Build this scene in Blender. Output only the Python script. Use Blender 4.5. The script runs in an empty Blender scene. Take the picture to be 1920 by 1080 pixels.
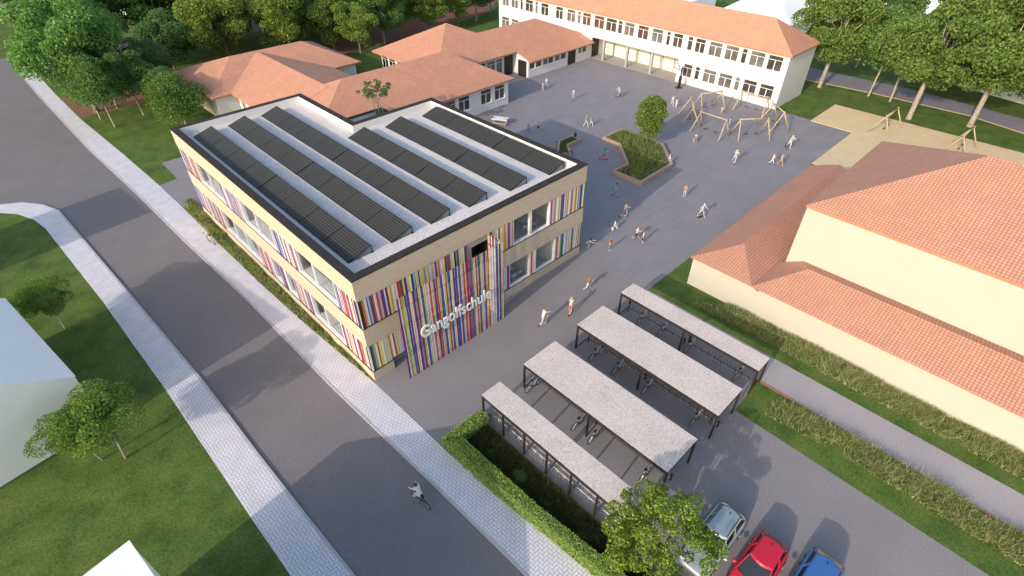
import bpy, bmesh, math, random
import numpy as np
from mathutils import Vector, Matrix
R = math.radians
random.seed(7); rng = np.random.default_rng(11)
SC = bpy.context.scene
COL = SC.collection

# ---------------------------------------------------------------- camera, sky, sun, exposure
cd = bpy.data.cameras.new("camera"); cam = bpy.data.objects.new("camera", cd); COL.objects.link(cam)
cam.location = (-10.2608, -23.8094, 28.0742)
cam.rotation_euler = (math.pi/2 - 0.6889, 0, 0.7998 - math.pi/2)
cd.sensor_width = 36; cd.lens = 1015.17/1920*36; cd.clip_end = 1500
SC.camera = cam
SUN_AZ, SUN_EL = 186.3, 22.8          # direction TO the sun, from +X
w = bpy.data.worlds.new("World"); SC.world = w; w.use_nodes = True
nt = w.node_tree; bg = nt.nodes["Background"]
sky = nt.nodes.new("ShaderNodeTexSky"); sky.sky_type = 'NISHITA'; sky.sun_disc = False
sky.sun_elevation = R(SUN_EL); sky.sun_rotation = R(90 - SUN_AZ); sky.air_density = 1.4; sky.dust_density = 2.5; sky.ozone_density = 1.5
nt.links.new(sky.outputs[0], bg.inputs[0]); bg.inputs[1].default_value = 0.15
sl = bpy.data.lights.new("sun", 'SUN'); sl.energy = 2.0; sl.angle = R(0.5); sl.color = (1.0, 0.90, 0.78)
so = bpy.data.objects.new("sun", sl); COL.objects.link(so)
sd = Vector((math.cos(R(SUN_EL))*math.cos(R(SUN_AZ)), math.cos(R(SUN_EL))*math.sin(R(SUN_AZ)), math.sin(R(SUN_EL))))
so.rotation_euler = sd.to_track_quat('Z', 'Y').to_euler()
SC.view_settings.view_transform = 'Standard'; SC.view_settings.look = 'None'
SC.view_settings.exposure = 0.79; SC.view_settings.gamma = 1

# ---------------------------------------------------------------- materials
MT = {}
def nodes(name):
    m = bpy.data.materials.new(name); m.use_nodes = True; MT[name] = m
    n = m.node_tree; return m, n, n.nodes["Principled BSDF"]
def mat(name, col, rough=.7, metal=0, spec=.3, noise=None, bump=0):
    """plain paint / plaster with a little unevenness: noise=(scale, amount)"""
    m, n, b = nodes(name)
    b.inputs['Roughness'].default_value = rough; b.inputs['Metallic'].default_value = metal
    b.inputs['Specular IOR Level'].default_value = spec
    b.inputs['Base Color'].default_value = (*col, 1)
    if noise:
        tc = n.nodes.new('ShaderNodeNewGeometry'); t = n.nodes.new('ShaderNodeTexNoise')
        t.inputs['Scale'].default_value = noise[0]; t.inputs['Detail'].default_value = 6
        n.links.new(tc.outputs['Position'], t.inputs['Vector'])
        r = n.nodes.new('ShaderNodeValToRGB'); a = noise[1]
        r.color_ramp.elements[0].position = .3; r.color_ramp.elements[1].position = .7
        r.color_ramp.elements[0].color = (*[c*(1-a) for c in col], 1)
        r.color_ramp.elements[1].color = (*[min(1, c*(1+a)) for c in col], 1)
        n.links.new(t.outputs[0], r.inputs[0]); n.links.new(r.outputs[0], b.inputs['Base Color'])
        if bump:
            bp = n.nodes.new('ShaderNodeBump'); bp.inputs['Strength'].default_value = bump
            n.links.new(t.outputs[0], bp.inputs['Height']); n.links.new(bp.outputs[0], b.inputs['Normal'])
    return m
class NB:
    """tiny node-graph writer"""
    def __init__(s, n): s.n = n
    def new(s, t, **k):
        x = s.n.nodes.new(t)
        for a, v in k.items(): setattr(x, a, v)
        return x
    def math(s, op, a, b=None, c=None):
        x = s.n.nodes.new('ShaderNodeMath'); x.operation = op
        for i, v in enumerate((a, b, c)):
            if v is None: continue
            if isinstance(v, (int, float)): x.inputs[i].default_value = v
            else: s.n.links.new(v, x.inputs[i])
        return x.outputs[0]
    def noise(s, vec, scale, detail=4, rough=.5):
        x = s.n.nodes.new('ShaderNodeTexNoise'); x.inputs['Scale'].default_value = scale
        x.inputs['Detail'].default_value = detail; x.inputs['Roughness'].default_value = rough
        s.n.links.new(vec, x.inputs['Vector']); return x.outputs[0]
    def ramp(s, f, stops):
        x = s.n.nodes.new('ShaderNodeValToRGB'); e = x.color_ramp.elements
        e[0].position, e[0].color = stops[0][0], (*stops[0][1], 1)
        e[1].position, e[1].color = stops[-1][0], (*stops[-1][1], 1)
        for p, c in stops[1:-1]:
            k = e.new(p); k.color = (*c, 1)
        s.n.links.new(f, x.inputs[0]); return x.outputs[0]
    def mix(s, f, a, b, mode='MIX'):
        x = s.n.nodes.new('ShaderNodeMix'); x.data_type = 'RGBA'; x.blend_type = mode
        if isinstance(f, (int, float)): x.inputs[0].default_value = f
        else: s.n.links.new(f, x.inputs[0])
        for i, v in ((6, a), (7, b)):
            if isinstance(v, tuple): x.inputs[i].default_value = (*v, 1)
            else: s.n.links.new(v, x.inputs[i])
        return x.outputs[2]
    def pos(s):
        return s.new('ShaderNodeNewGeometry').outputs['Position']
    def uv(s): return s.new('ShaderNodeTexCoord').outputs['UV']
    def scale(s, v, sc, rot=0):
        x = s.new('ShaderNodeMapping'); x.inputs['Scale'].default_value = sc; x.inputs['Rotation'].default_value = (0, 0, rot)
        s.n.links.new(v, x.inputs['Vector']); return x.outputs[0]
    def xyz(s, v):
        x = s.new('ShaderNodeSeparateXYZ'); s.n.links.new(v, x.inputs[0]); return x.outputs
    def bump(s, h, st, b, dist=.02):
        x = s.new('ShaderNodeBump'); x.inputs['Strength'].default_value = st; x.inputs['Distance'].default_value = dist
        s.n.links.new(h, x.inputs['Height']); s.n.links.new(x.outputs[0], b.inputs['Normal'])

def m_asphalt(name, c, streak=.0):
    m, n, b = nodes(name); g = NB(n); p = g.pos()
    base = g.ramp(g.noise(p, .35, 5), [(.3, tuple(x*.94 for x in c)), (.7, tuple(x*1.05 for x in c))])
    fine = g.ramp(g.noise(p, 14, 3, .7), [(.35, (.82,)*3), (.65, (1.16,)*3)])
    col = g.mix(1.0, base, fine, 'MULTIPLY')
    if streak:
        st = g.ramp(g.noise(g.scale(p, (.35, 2.2, 1), R(25)), .9, 6, .62), [(.42, (1, 1, 1)), (.62, (1+streak,)*3), (.75, (1, 1, 1))])
        col = g.mix(1.0, col, st, 'MULTIPLY')
    n.links.new(col, b.inputs['Base Color']); b.inputs['Roughness'].default_value = .88; b.inputs['Specular IOR Level'].default_value = .25
    return m
def m_grass(name, c1, c2, c3):
    m, n, b = nodes(name); g = NB(n); p = g.pos()
    a = g.ramp(g.noise(p, .55, 8, .62), [(.3, c1), (.5, c2), (.72, c3)])
    f = g.ramp(g.noise(p, 7, 6, .75), [(.3, (.45,)*3), (.7, (1.6,)*3)])
    col = g.mix(1.0, a, f, 'MULTIPLY')
    n.links.new(col, b.inputs['Base Color']); b.inputs['Roughness'].default_value = .9; b.inputs['Specular IOR Level'].default_value = .1
    g.bump(g.noise(p, 12, 6, .8), .8, b, .06); return m
def m_speckle(name, c, scale=22, lo=.55, hi=1.25):
    m, n, b = nodes(name); g = NB(n); p = g.pos()
    f = g.ramp(g.noise(p, scale, 2, .6), [(.36, (lo, lo*.97, lo*.98)), (.46, (1, 1, 1)), (.62, (hi,)*3)])
    l = g.ramp(g.noise(p, .6, 3), [(.3, tuple(x*.93 for x in c)), (.7, tuple(min(1, x*1.05) for x in c))])
    n.links.new(g.mix(1.0, l, f, 'MULTIPLY'), b.inputs['Base Color']); b.inputs['Roughness'].default_value = .9
    g.bump(g.noise(p, scale, 2, .6), .5, b, .03); return m
def m_pavers(name, c, w=.17):
    """herringbone blocks 2:1"""
    m, n, b = nodes(name); g = NB(n); p = g.pos()
    v = g.xyz(g.scale(p, (1/w, 1/w, 1)))
    x, y = v[0], v[1]
    fx, fy = g.math('FRACT', x), g.math('FRACT', y)
    ix, iy = g.math('FLOOR', x), g.math('FLOOR', y)
    k = g.math('FLOORED_MODULO', g.math('SUBTRACT', ix, iy), 4)
    def ne(v_): return g.math('GREATER_THAN', g.math('ABSOLUTE', g.math('SUBTRACT', k, v_)), .5)
    j = .11
    L = g.math('MULTIPLY', g.math('LESS_THAN', fx, j), ne(1)); Rr = g.math('MULTIPLY', g.math('GREATER_THAN', fx, 1-j), ne(0))
    T = g.math('MULTIPLY', g.math('GREATER_THAN', fy, 1-j), ne(3)); B = g.math('MULTIPLY', g.math('LESS_THAN', fy, j), ne(2))
    line = g.math('MAXIMUM', g.math('MAXIMUM', L, Rr), g.math('MAXIMUM', T, B))
    base = g.ramp(g.noise(p, 1.1, 5), [(.3, tuple(q*.9 for q in c)), (.7, tuple(min(1, q*1.08) for q in c))])
    fine = g.ramp(g.noise(p, 12, 3), [(.3, (.9,)*3), (.7, (1.08,)*3)])
    base = g.mix(1.0, base, fine, 'MULTIPLY')
    n.links.new(g.mix(g.math('MULTIPLY', line, .75), base, tuple(q*.42 for q in c)), b.inputs['Base Color'])
    b.inputs['Roughness'].default_value = .85
    return m
def m_tiles(name, c, course=.34, col_w=.30, vert=.0, dark=.6):
    m, n, b = nodes(name); g = NB(n); uv = g.uv(); u = g.xyz(uv)
    row = g.math('FRACT', g.math('DIVIDE', u[1], course)); cl = g.math('FRACT', g.math('DIVIDE', u[0], col_w))
    lr = g.math('LESS_THAN', row, .28); lc = g.math('MULTIPLY', g.math('LESS_THAN', cl, .3), vert)
    line = g.math('MAXIMUM', lr, lc)
    wn = g.new('ShaderNodeTexWhiteNoise'); wn.noise_dimensions = '2D'
    cb = g.new('ShaderNodeCombineXYZ')
    n.links.new(g.math('FLOOR', g.math('DIVIDE', u[0], col_w)), cb.inputs[0]); n.links.new(g.math('FLOOR', g.math('DIVIDE', u[1], course)), cb.inputs[1])
    n.links.new(cb.outputs[0], wn.inputs['Vector'])
    base = g.ramp(wn.outputs['Value'], [(0, tuple(q*.92 for q in c)), (1, tuple(min(1, q*1.07) for q in c))])
    st = g.ramp(g.noise(g.pos(), .5, 5), [(.3, (.93,)*3), (.7, (1.06,)*3)])
    base = g.mix(1.0, base, st, 'MULTIPLY')
    n.links.new(g.mix(g.math('MULTIPLY', line, dark), base, tuple(q*.38 for q in c)), b.inputs['Base Color'])
    b.inputs['Roughness'].default_value = .75
    h = g.math('SUBTRACT', row, g.math('MULTIPLY', lc, .8)); g.bump(h, .35, b, .04)
    return m
def m_wood(name, c):
    m, n, b = nodes(name); g = NB(n); uv = g.uv(); u = g.xyz(uv)
    fine = g.noise(g.scale(uv, (.8, 9, 1)), 2.2, 7, .7)
    base = g.ramp(fine, [(.3, tuple(q*.8 for q in c)), (.5, c), (.72, tuple(min(1, q*1.12) for q in c))])
    dash = g.ramp(g.noise(g.scale(uv, (.9, 11, 1)), 1.3, 2, .5), [(.60, (1, 1, 1)), (.70, (.72, .66, .6))])
    base = g.mix(1.0, base, dash, 'MULTIPLY')
    ln = g.math('LESS_THAN', g.math('FRACT', g.math('DIVIDE', u[1], .19)), .07)
    n.links.new(g.mix(g.math('MULTIPLY', ln, .35), base, tuple(q*.5 for q in c)), b.inputs['Base Color']); b.inputs['Roughness'].default_value = .7
    return m
def m_panel(name):
    m, n, b = nodes(name); g = NB(n); uv = g.uv(); u = g.xyz(uv)
    a, bb = .20, .20
    fu = g.math('ABSOLUTE', g.math('SUBTRACT', g.math('FRACT', g.math('DIVIDE', u[0], a)), .5))
    fv = g.math('ABSOLUTE', g.math('SUBTRACT', g.math('FRACT', g.math('DIVIDE', u[1], bb)), .5))
    line = g.math('MAXIMUM', g.math('GREATER_THAN', fu, .45), g.math('GREATER_THAN', fv, .45))
    dot = g.math('GREATER_THAN', g.math('ADD', fu, fv), .80)
    c1 = g.mix(line, (.034, .033, .032), (.050, .047, .043))
    n.links.new(g.mix(dot, c1, (.17, .165, .155)), b.inputs['Base Color'])
    b.inputs['Roughness'].default_value = .4; b.inputs['Specular IOR Level'].default_value = .12
    return m
def m_leaf(name, c, tr=.35):
    m = bpy.data.materials.new(name); m.use_nodes = True; MT[name] = m; n = m.node_tree
    b = n.nodes["Principled BSDF"]; b.inputs['Base Color'].default_value = (*c, 1); b.inputs['Roughness'].default_value = .6
    b.inputs['Specular IOR Level'].default_value = .25
    t = n.nodes.new('ShaderNodeBsdfTranslucent'); t.inputs[0].default_value = (min(1, c[0]*1.5), min(1, c[1]*1.4), c[2]*.8, 1)
    mx = n.nodes.new('ShaderNodeMixShader'); mx.inputs[0].default_value = tr
    n.links.new(b.outputs[0], mx.inputs[1]); n.links.new(t.outputs[0], mx.inputs[2])
    n.links.new(mx.outputs[0], n.nodes['Material Output'].inputs[0]); return m
def m_glass(name, tint=(1, 1, 1), refl=.06):
    m = bpy.data.materials.new(name); m.use_nodes = True; MT[name] = m; n = m.node_tree
    n.nodes.remove(n.nodes["Principled BSDF"])
    t = n.nodes.new('ShaderNodeBsdfTransparent'); t.inputs[0].default_value = (*tint, 1)
    gl = n.nodes.new('ShaderNodeBsdfGlossy'); gl.inputs['Roughness'].default_value = .03
    fr = n.nodes.new('ShaderNodeFresnel'); fr.inputs[0].default_value = 1.5
    mm = n.nodes.new('ShaderNodeMath'); mm.operation = 'ADD'; mm.inputs[1].default_value = refl*.3
    bf = n.nodes.new('ShaderNodeNewGeometry'); iv = n.nodes.new('ShaderNodeMath'); iv.operation = 'SUBTRACT'; iv.inputs[0].default_value = 1; n.links.new(bf.outputs['Backfacing'], iv.inputs[1])
    m2 = n.nodes.new('ShaderNodeMath'); m2.operation = 'MULTIPLY'; n.links.new(fr.outputs[0], m2.inputs[0]); n.links.new(iv.outputs[0], m2.inputs[1])
    n.links.new(m2.outputs[0], mm.inputs[0])
    mx = n.nodes.new('ShaderNodeMixShader'); n.links.new(mm.outputs[0], mx.inputs[0])
    n.links.new(t.outputs[0], mx.inputs[1]); n.links.new(gl.outputs[0], mx.inputs[2])
    n.links.new(mx.outputs[0], n.nodes['Material Output'].inputs[0]); return m

m_asphalt('road_asphalt', (.186, .170, .178)); m_asphalt('yard_asphalt', (.236, .218, .238), .08); m_asphalt('forecourt_asphalt', (.236, .216, .226))
m_asphalt('path_asphalt', (.345, .315, .33)); m_asphalt('lane_asphalt', (.225, .205, .24), .1)
m_grass('lawn', (.054, .092, .022), (.088, .136, .032), (.136, .170, .045)); m_grass('park_grass', (.022, .055, .014), (.035, .075, .016), (.06, .095, .02))
m_speckle('roof_gravel', (.60, .545, .54), 16); m_speckle('shed_gravel', (.58, .505, .475), 20, .62, 1.18); m_speckle('sand', (.66, .50, .31), 14, .9, 1.06)
m_speckle('brown_path', (.20, .088, .058), 5, .7, 1.2); m_speckle('soil', (.085, .052, .035), 10, .5, 1.4)
m_pavers('pavers', (.67, .645, .70)); mat('kerb_stone', (.42, .40, .42), .85, noise=(3, .12))
m_tiles('school_tiles', (.56, .262, .165), .30, .26, .15, .30); m_tiles('hall_tiles', (.55, .265, .18), .22, .21, 1.0, .68)
m_tiles('fascia_tiles', (.50, .22, .13), .1, .3, .6, .4)
m_wood('band_wood', (.54, .445, .335)); m_wood('timber', (.48, .38, .23)); m_panel('solar_cells')
mat('white_plaster', (.67, .655, .64), .85, noise=(1.2, .025)); mat('cream_plaster', (.455, .422, .36), .85, noise=(.8, .02))
mat('model_white', (.86, .85, .85), .8, noise=(.4, .02)); mat('frame_white', (.78, .77, .77), .5)
mat('coping_black', (.030, .026, .027), .9, noise=(2, .15)); mat('dark_trim', (.03, .022, .02), .6); mat('parapet_white', (.72, .69, .66), .8, noise=(2, .03))
mat('pane_dark', (.06, .052, .048), .08, spec=.6, noise=(.9, .45)); mat('pane_grey', (.14, .128, .12), .1, spec=.6, noise=(.7, .4)); mat('pane_brown', (.10, .055, .045), .1, spec=.6, noise=(.8, .4))
mat('door_dark', (.030, .023, .018), .5, noise=(2, .15)); m_glass('window_glass', (.93, .95, .95)); mat('grey_sill', (.35, .34, .33), .6)
mat('interior_white', (.8, .78, .76), .9); mat('interior_floor', (.6, .57, .55), .6); mat('interior_olive', (.42, .38, .2), .8)
mat('arcade_grey', (.36, .34, .31), .85, noise=(2, .06)); mat('arcade_cream', (.74, .69, .60), .85)
mat('steel_dark', (.045, .038, .036), .5, .4, noise=(3, .2)); mat('steel_silver', (.55, .55, .56), .32, .9); mat('tyre', (.015, .015, .016), .8)
mat('metal_black', (.02, .02, .02), .45, .3); mat('brick_red', (.36, .15, .10), .85, noise=(6, .25)); mat('timber_edge', (.60, .50, .28), .8, noise=(3, .1))
mat('planter_rim', (.40, .27, .215), .85, noise=(4, .12)); mat('terrace_deck', (.35, .32, .28), .8)
def m_bark(name, c):
    m, n, b = nodes(name); g = NB(n); p = g.pos()
    f = g.noise(g.scale(p, (5, 5, 1.2)), 2.2, 6, .7)
    n.links.new(g.ramp(f, [(.35, tuple(q*.35 for q in c)), (.5, c), (.7, tuple(min(1, q*1.5) for q in c))]), b.inputs['Base Color'])
    b.inputs['Roughness'].default_value = .9; g.bump(f, .8, b, .05); return m
m_bark('bark', (.19, .155, .12)); m_bark('bark_pale', (.34, .29, .24)); m_bark('bark_brown', (.16, .12, .09))
for nm, cs in dict(maple=[(.050, .12, .028), (.085, .17, .036), (.13, .22, .05)], forest=[(.055, .092, .016), (.105, .155, .024), (.16, .205, .034)],
                   linden=[(.040, .078, .016), (.075, .125, .024), (.115, .165, .036)], lime=[(.075, .12, .014), (.125, .18, .02), (.19, .24, .03)],
                   yard=[(.045, .075, .010), (.075, .115, .014), (.12, .155, .022)], dark=[(.030, .058, .018), (.055, .09, .028), (.085, .125, .04)],
                   pale=[(.08, .11, .05), (.13, .155, .075), (.20, .21, .11)], hedge=[(.10, .16, .028), (.17, .235, .045), (.25, .31, .075)],
                   dry=[(.10, .12, .05), (.20, .215, .11), (.36, .35, .23)], heath=[(.038, .042, .020), (.075, .065, .035), (.13, .10, .055)],
                   bedg=[(.05, .07, .025), (.10, .125, .045), (.20, .21, .10)], meadow=[(.16, .19, .05), (.26, .27, .08), (.36, .34, .13)]).items():
    for i, c in enumerate(cs): m_leaf('%s_%d' % (nm, i), ((min(.9, c[0]*1.75), min(.9, c[1]*1.75), min(.9, c[2]*2.3)) if nm not in ('dry', 'bedg', 'meadow', 'heath') else (min(.9, c[0]*1.75), min(.9, c[1]*1.8), min(.9, c[2]*1.5))))
SLAT = dict(white=(.72, .70, .68), cream=(.74, .66, .48), pink=(.75, .48, .48), lilac=(.55, .48, .66), red=(.50, .045, .035), orange=(.52, .15, .04),
            ochre=(.66, .42, .09), yellow=(.66, .60, .12), lime=(.48, .56, .20), green=(.20, .30, .09), mint=(.42, .60, .46), teal=(.03, .13, .17),
            blue=(.03, .08, .32), navy=(.03, .035, .20), purple=(.13, .02, .22), magenta=(.33, .02, .15), sky=(.42, .52, .62))
for k, c in SLAT.items(): mat('slat_' + k, c, .55)

# ---------------------------------------------------------------- mesh helpers
def link(o, parent=None):
    COL.objects.link(o)
    if parent is not None: o.parent = parent
    return o
def tag(o, label=None, cat=None, group=None, kind=None):
    if label: o['label'] = label
    if cat: o['category'] = cat
    if group: o['group'] = group
    if kind: o['kind'] = kind
    return o
def thing(name, label, cat, loc=(0, 0, 0), rz=0, group=None):
    o = bpy.data.objects.new(name, None); o.empty_display_size = .2; COL.objects.link(o)
    o.location = loc; o.rotation_euler = (0, 0, rz); return tag(o, label, cat, group)
class MB:
    def __init__(s, off=(0, 0, 0)): s.v = []; s.f = []; s.m = []; s.uv = []; s.off = Vector(off)
    def face(s, pts, mi=0, uv=None):
        i = len(s.v); s.v += [tuple(Vector(p) - s.off) for p in pts]; s.f.append(tuple(range(i, i+len(pts)))); s.m.append(mi)
        if uv is None:
            a = Vector(pts[1]) - Vector(pts[0]); nrm = (a).cross(Vector(pts[-1]) - Vector(pts[0]))
            if abs(nrm.z) < .3*nrm.length + 1e-9:
                h = Vector((0, 0, 1)).cross(nrm); h = h.normalized() if h.length > 1e-9 else Vector((1, 0, 0))
                uv = [(Vector(p).dot(h), p[2]) for p in pts]
            else: uv = [(p[0], p[1]) for p in pts]
        s.uv += list(uv)
    def box(s, x0, x1, y0, y1, z0, z1, mi=0, skip=''):
        if x0 > x1: x0, x1 = x1, x0
        if y0 > y1: y0, y1 = y1, y0
        p = [(x0, y0, z0), (x1, y0, z0), (x1, y1, z0), (x0, y1, z0), (x0, y0, z1), (x1, y0, z1), (x1, y1, z1), (x0, y1, z1)]
        for k, q in dict(b=(3, 2, 1, 0), t=(4, 5, 6, 7), s=(0, 1, 5, 4), e=(1, 2, 6, 5), n=(2, 3, 7, 6), w=(3, 0, 4, 7)).items():
            if k not in skip: s.face([p[i] for i in q], mi)
        return s
    def prism(s, poly, z0, z1, mi=0, top=None, side=None):
        n = len(poly); ar = sum(poly[i][0]*poly[(i+1) % n][1] - poly[(i+1) % n][0]*poly[i][1] for i in range(n))
        if ar < 0: poly = poly[::-1]
        s.face([(x, y, z1) for x, y in poly], mi if top is None else top)
        for i in range(n):
            a, b = poly[i], poly[(i+1) % n]
            s.face([(a[0], a[1], z0), (b[0], b[1], z0), (b[0], b[1], z1), (a[0], a[1], z1)], mi if side is None else side)
        return s
    def beam(s, a, b, wd, ht=None, mi=0):
        """square bar from a to b"""
        ht = ht or wd; a, b = Vector(a), Vector(b); d = (b-a).normalized()
        u = d.cross(Vector((0, 0, 1)));  u = u.normalized() if u.length > 1e-4 else Vector((1, 0, 0)); v = u.cross(d)
        c = [(-1, -1), (1, -1), (1, 1), (-1, 1)]
        A = [a+u*x*wd/2+v*y*ht/2 for x, y in c]; B = [b+u*x*wd/2+v*y*ht/2 for x, y in c]
        for i in range(4): s.face([A[i], A[(i+1) % 4], B[(i+1) % 4], B[i]], mi)
        s.face(A[::-1], mi); s.face(B, mi); return s
    def tube(s, pts, rad, n=8, mi=0, cap=True):
        pts = [Vector(p) for p in pts]; rad = rad if isinstance(rad, (list, tuple)) else [rad]*len(pts)
        base = len(s.v); ref = None; N = len(pts)
        for i, p in enumerate(pts):
            d = (pts[min(i+1, N-1)] - pts[max(i-1, 0)]).normalized()
            if ref is None: ref = d.orthogonal().normalized()
            ref = (ref - d*ref.dot(d)); ref = ref.normalized() if ref.length > 1e-5 else d.orthogonal().normalized()
            w_ = d.cross(ref)
            for k in range(n):
                a = 2*math.pi*k/n; s.v.append(tuple(p + (ref*math.cos(a) + w_*math.sin(a))*rad[i] - s.off))
        for i in range(N-1):
            for k in range(n):
                k2 = (k+1) % n; s.f.append((base+i*n+k, base+i*n+k2, base+(i+1)*n+k2, base+(i+1)*n+k)); s.m.append(mi)
                s.uv += [(k/n, i), ((k+1)/n, i), ((k+1)/n, i+1), (k/n, i+1)]
        if cap:
            s.f.append(tuple(base+k for k in range(n))[::-1]); s.m.append(mi); s.uv += [(0, 0)]*n
            s.f.append(tuple(base+(N-1)*n+k for k in range(n))); s.m.append(mi); s.uv += [(0, 0)]*n
        return s
    def ring(s, c, r, rad, ax='y', n=20, k=6, mi=0, a0=0, a1=2*math.pi):
        c = Vector(c); pts = []
        for i in range(n+1):
            a = a0+(a1-a0)*i/n; q = {'y': (math.cos(a), 0, math.sin(a)), 'x': (0, math.cos(a), math.sin(a)), 'z': (math.cos(a), math.sin(a), 0)}[ax]
            pts.append(c+Vector(q)*r)
        return s.tube(pts, rad, k, mi)
    def ball(s, c, r, n=8, mi=0, sc=(1, 1, 1)):
        c = Vector(c); base = len(s.v)
        for i in range(n+1):
            t = math.pi*i/n
            for k in range(n*2):
                a = math.pi*k/n; s.v.append(tuple(c+Vector((math.sin(t)*math.cos(a)*sc[0], math.sin(t)*math.sin(a)*sc[1], math.cos(t)*sc[2]))*r - s.off))
        for i in range(n):
            for k in range(n*2):
                k2 = (k+1) % (2*n); s.f.append((base+i*2*n+k, base+(i+1)*2*n+k, base+(i+1)*2*n+k2, base+i*2*n+k2)); s.m.append(mi); s.uv += [(0, 0)]*4
        return s
    def build(s, name, mats, parent=None, smooth=False, kind=None, bevel=0):
        me = bpy.data.meshes.new(name); me.from_pydata(s.v, [], s.f)
        mats = mats if isinstance(mats, (list, tuple)) else [mats]
        for m_ in mats: me.materials.append(MT[m_])
        me.polygons.foreach_set('material_index', s.m)
        ul = me.uv_layers.new(name='UVMap'); ul.data.foreach_set('uv', [c for p in s.uv for c in p])
        if smooth: me.polygons.foreach_set('use_smooth', [True]*len(me.polygons))
        me.update(); o = bpy.data.objects.new(name, me); link(o, parent)
        if parent is None: o.location = s.off
        if bevel:
            bv = o.modifiers.new('bevel', 'BEVEL'); bv.width = bevel; bv.segments = 2; bv.limit_method = 'ANGLE'
        if kind: o['kind'] = kind
        return o
def copy_tree(o, parent=None, **props):
    c = o.copy(); COL.objects.link(c); c.parent = parent
    for ch in list(o.children): copy_tree(ch, c)
    for k, v in props.items(): c[k] = v
    return c
def cards(name, P, size, mats, parent=None, off=(0, 0, 0), up=0, aspect=.6, kind=None):
    """many small leaf quads centred on P (n,3)"""
    n = len(P); P = P - np.array(off)
    a = rng.normal(size=(n, 3)); a[:, 2] *= (1-up); a /= np.linalg.norm(a, axis=1)[:, None]
    b = rng.normal(size=(n, 3)); b -= a*(a*b).sum(1)[:, None]; b /= np.linalg.norm(b, axis=1)[:, None]
    sz = size*rng.uniform(.6, 1.3, n)[:, None]; a = a*sz*.5; b = b*sz*.5*aspect
    V = np.stack([P-a, P+b*1.0-a*.1, P+a, P-b*1.0-a*.1], 1).reshape(-1, 3)
    return quads(name, V, n, mats, parent, kind, off)
def quads(name, V, n, mats, parent, kind, off, k=4):
    me = bpy.data.meshes.new(name); me.vertices.add(n*k); me.loops.add(n*k); me.polygons.add(n)
    me.vertices.foreach_set('co', V.astype(np.float32).ravel()); me.loops.foreach_set('vertex_index', np.arange(n*k, dtype=np.int32))
    me.polygons.foreach_set('loop_start', np.arange(0, n*k, k, dtype=np.int32)); me.polygons.foreach_set('loop_total', np.full(n, k, dtype=np.int32))
    for m_ in mats: me.materials.append(MT[m_])
    me.polygons.foreach_set('material_index', rng.integers(0, len(mats), n).astype(np.int32)); me.update(); me.validate()
    o = bpy.data.objects.new(name, me); link(o, parent)
    if parent is None: o.location = off
    if kind: o['kind'] = kind
    return o
def blades(name, XY, h, mats, z=0, wd=.03, lean=.35, off=(0, 0, 0), parent=None, kind=None):
    n = len(XY); XY = np.asarray(XY) - np.array(off)[:2]; hh = h*rng.uniform(.55, 1.25, n) if np.isscalar(h) else h
    a = rng.uniform(0, 2*np.pi, n); d = np.stack([np.cos(a), np.sin(a)], 1); b = rng.uniform(0, 2*np.pi, n); l = np.stack([np.cos(b), np.sin(b)], 1)*(lean*hh*rng.uniform(.2, 1.4, n))[:, None]
    z0 = np.full(n, z - off[2]); V = np.zeros((n, 3, 3))
    V[:, 0, :2] = XY-d*wd; V[:, 1, :2] = XY+d*wd; V[:, 2, :2] = XY+l; V[:, 0, 2] = z0; V[:, 1, 2] = z0; V[:, 2, 2] = z0+hh
    return quads(name, V.reshape(-1, 3), n, mats, parent, kind, off, 3)
def inpoly(P, poly):
    x, y = P[:, 0], P[:, 1]; ins = np.zeros(len(P), bool); j = len(poly)-1
    for i in range(len(poly)):
        xi, yi = poly[i]; xj, yj = poly[j]
        c = ((yi > y) != (yj > y)) & (x < (xj-xi)*(y-yi)/(yj-yi+1e-12)+xi); ins ^= c; j = i
    return ins
def scatter(poly, n):
    a = np.array(poly); lo, hi = a.min(0), a.max(0); P = rng.uniform(lo, hi, (n*3, 2)); P = P[inpoly(P, poly)]; return P[:n]
def vnoise(P, s, seed=0):
    """cheap smooth value noise on 2-D points"""
    r = np.random.default_rng(seed); T = r.random((64, 64)); q = P*s; i = np.floor(q).astype(int); f = q-i; f = f*f*(3-2*f)
    g = lambda a, b: T[(i[:, 0]+a) % 64, (i[:, 1]+b) % 64]
    return (g(0, 0)*(1-f[:, 0])+g(1, 0)*f[:, 0])*(1-f[:, 1])+(g(0, 1)*(1-f[:, 0])+g(1, 1)*f[:, 0])*f[:, 1]

# ================================================================ SETTING: ground, roads, paths
def sheet(name, poly, z, m_, z0=None):
    mb = MB()
    if z0 is None: mb.face([(x, y, z) for x, y in poly])
    else: mb.prism(poly, z0, z)
    return mb.build(name, m_, kind='structure')
kL = [(-60, 48.5), (-14.19, 45.78), (-12.57, 44.78), (-11.2, 42.9), (-10.31, 40.44), (-9.6, 28.1), (-8.9, 16.2), (-8.45, 7.86), (-8.26, 0.07), (-8.05, -5.71), (-7.87, -9.72), (-7.4, -22), (-6.2, -60)]
kLi = [(-60, 46.5), (-14.45, 43.92), (-13.25, 42.47), (-12.3, 40.1), (-11.85, 37.42), (-11.37, 29.39), (-10.91, 21.99), (-10.68, 15.64), (-10.43, 9.78), (-10.3, 3.76), (-10.14, -3.47), (-10.02, -7.81), (-9.5, -22), (-8.4, -60)]
kR = [(-1.0, -60), (-1.35, -22), (-1.5, -15.7), (-1.8, -8.1), (-2.25, 1.9), (-2.5, 14.1), (-3.1, 26.1), (-3.55, 39.2), (-4.3, 54.0), (-4.8, 77.4), (-5.0, 100)]
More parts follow.
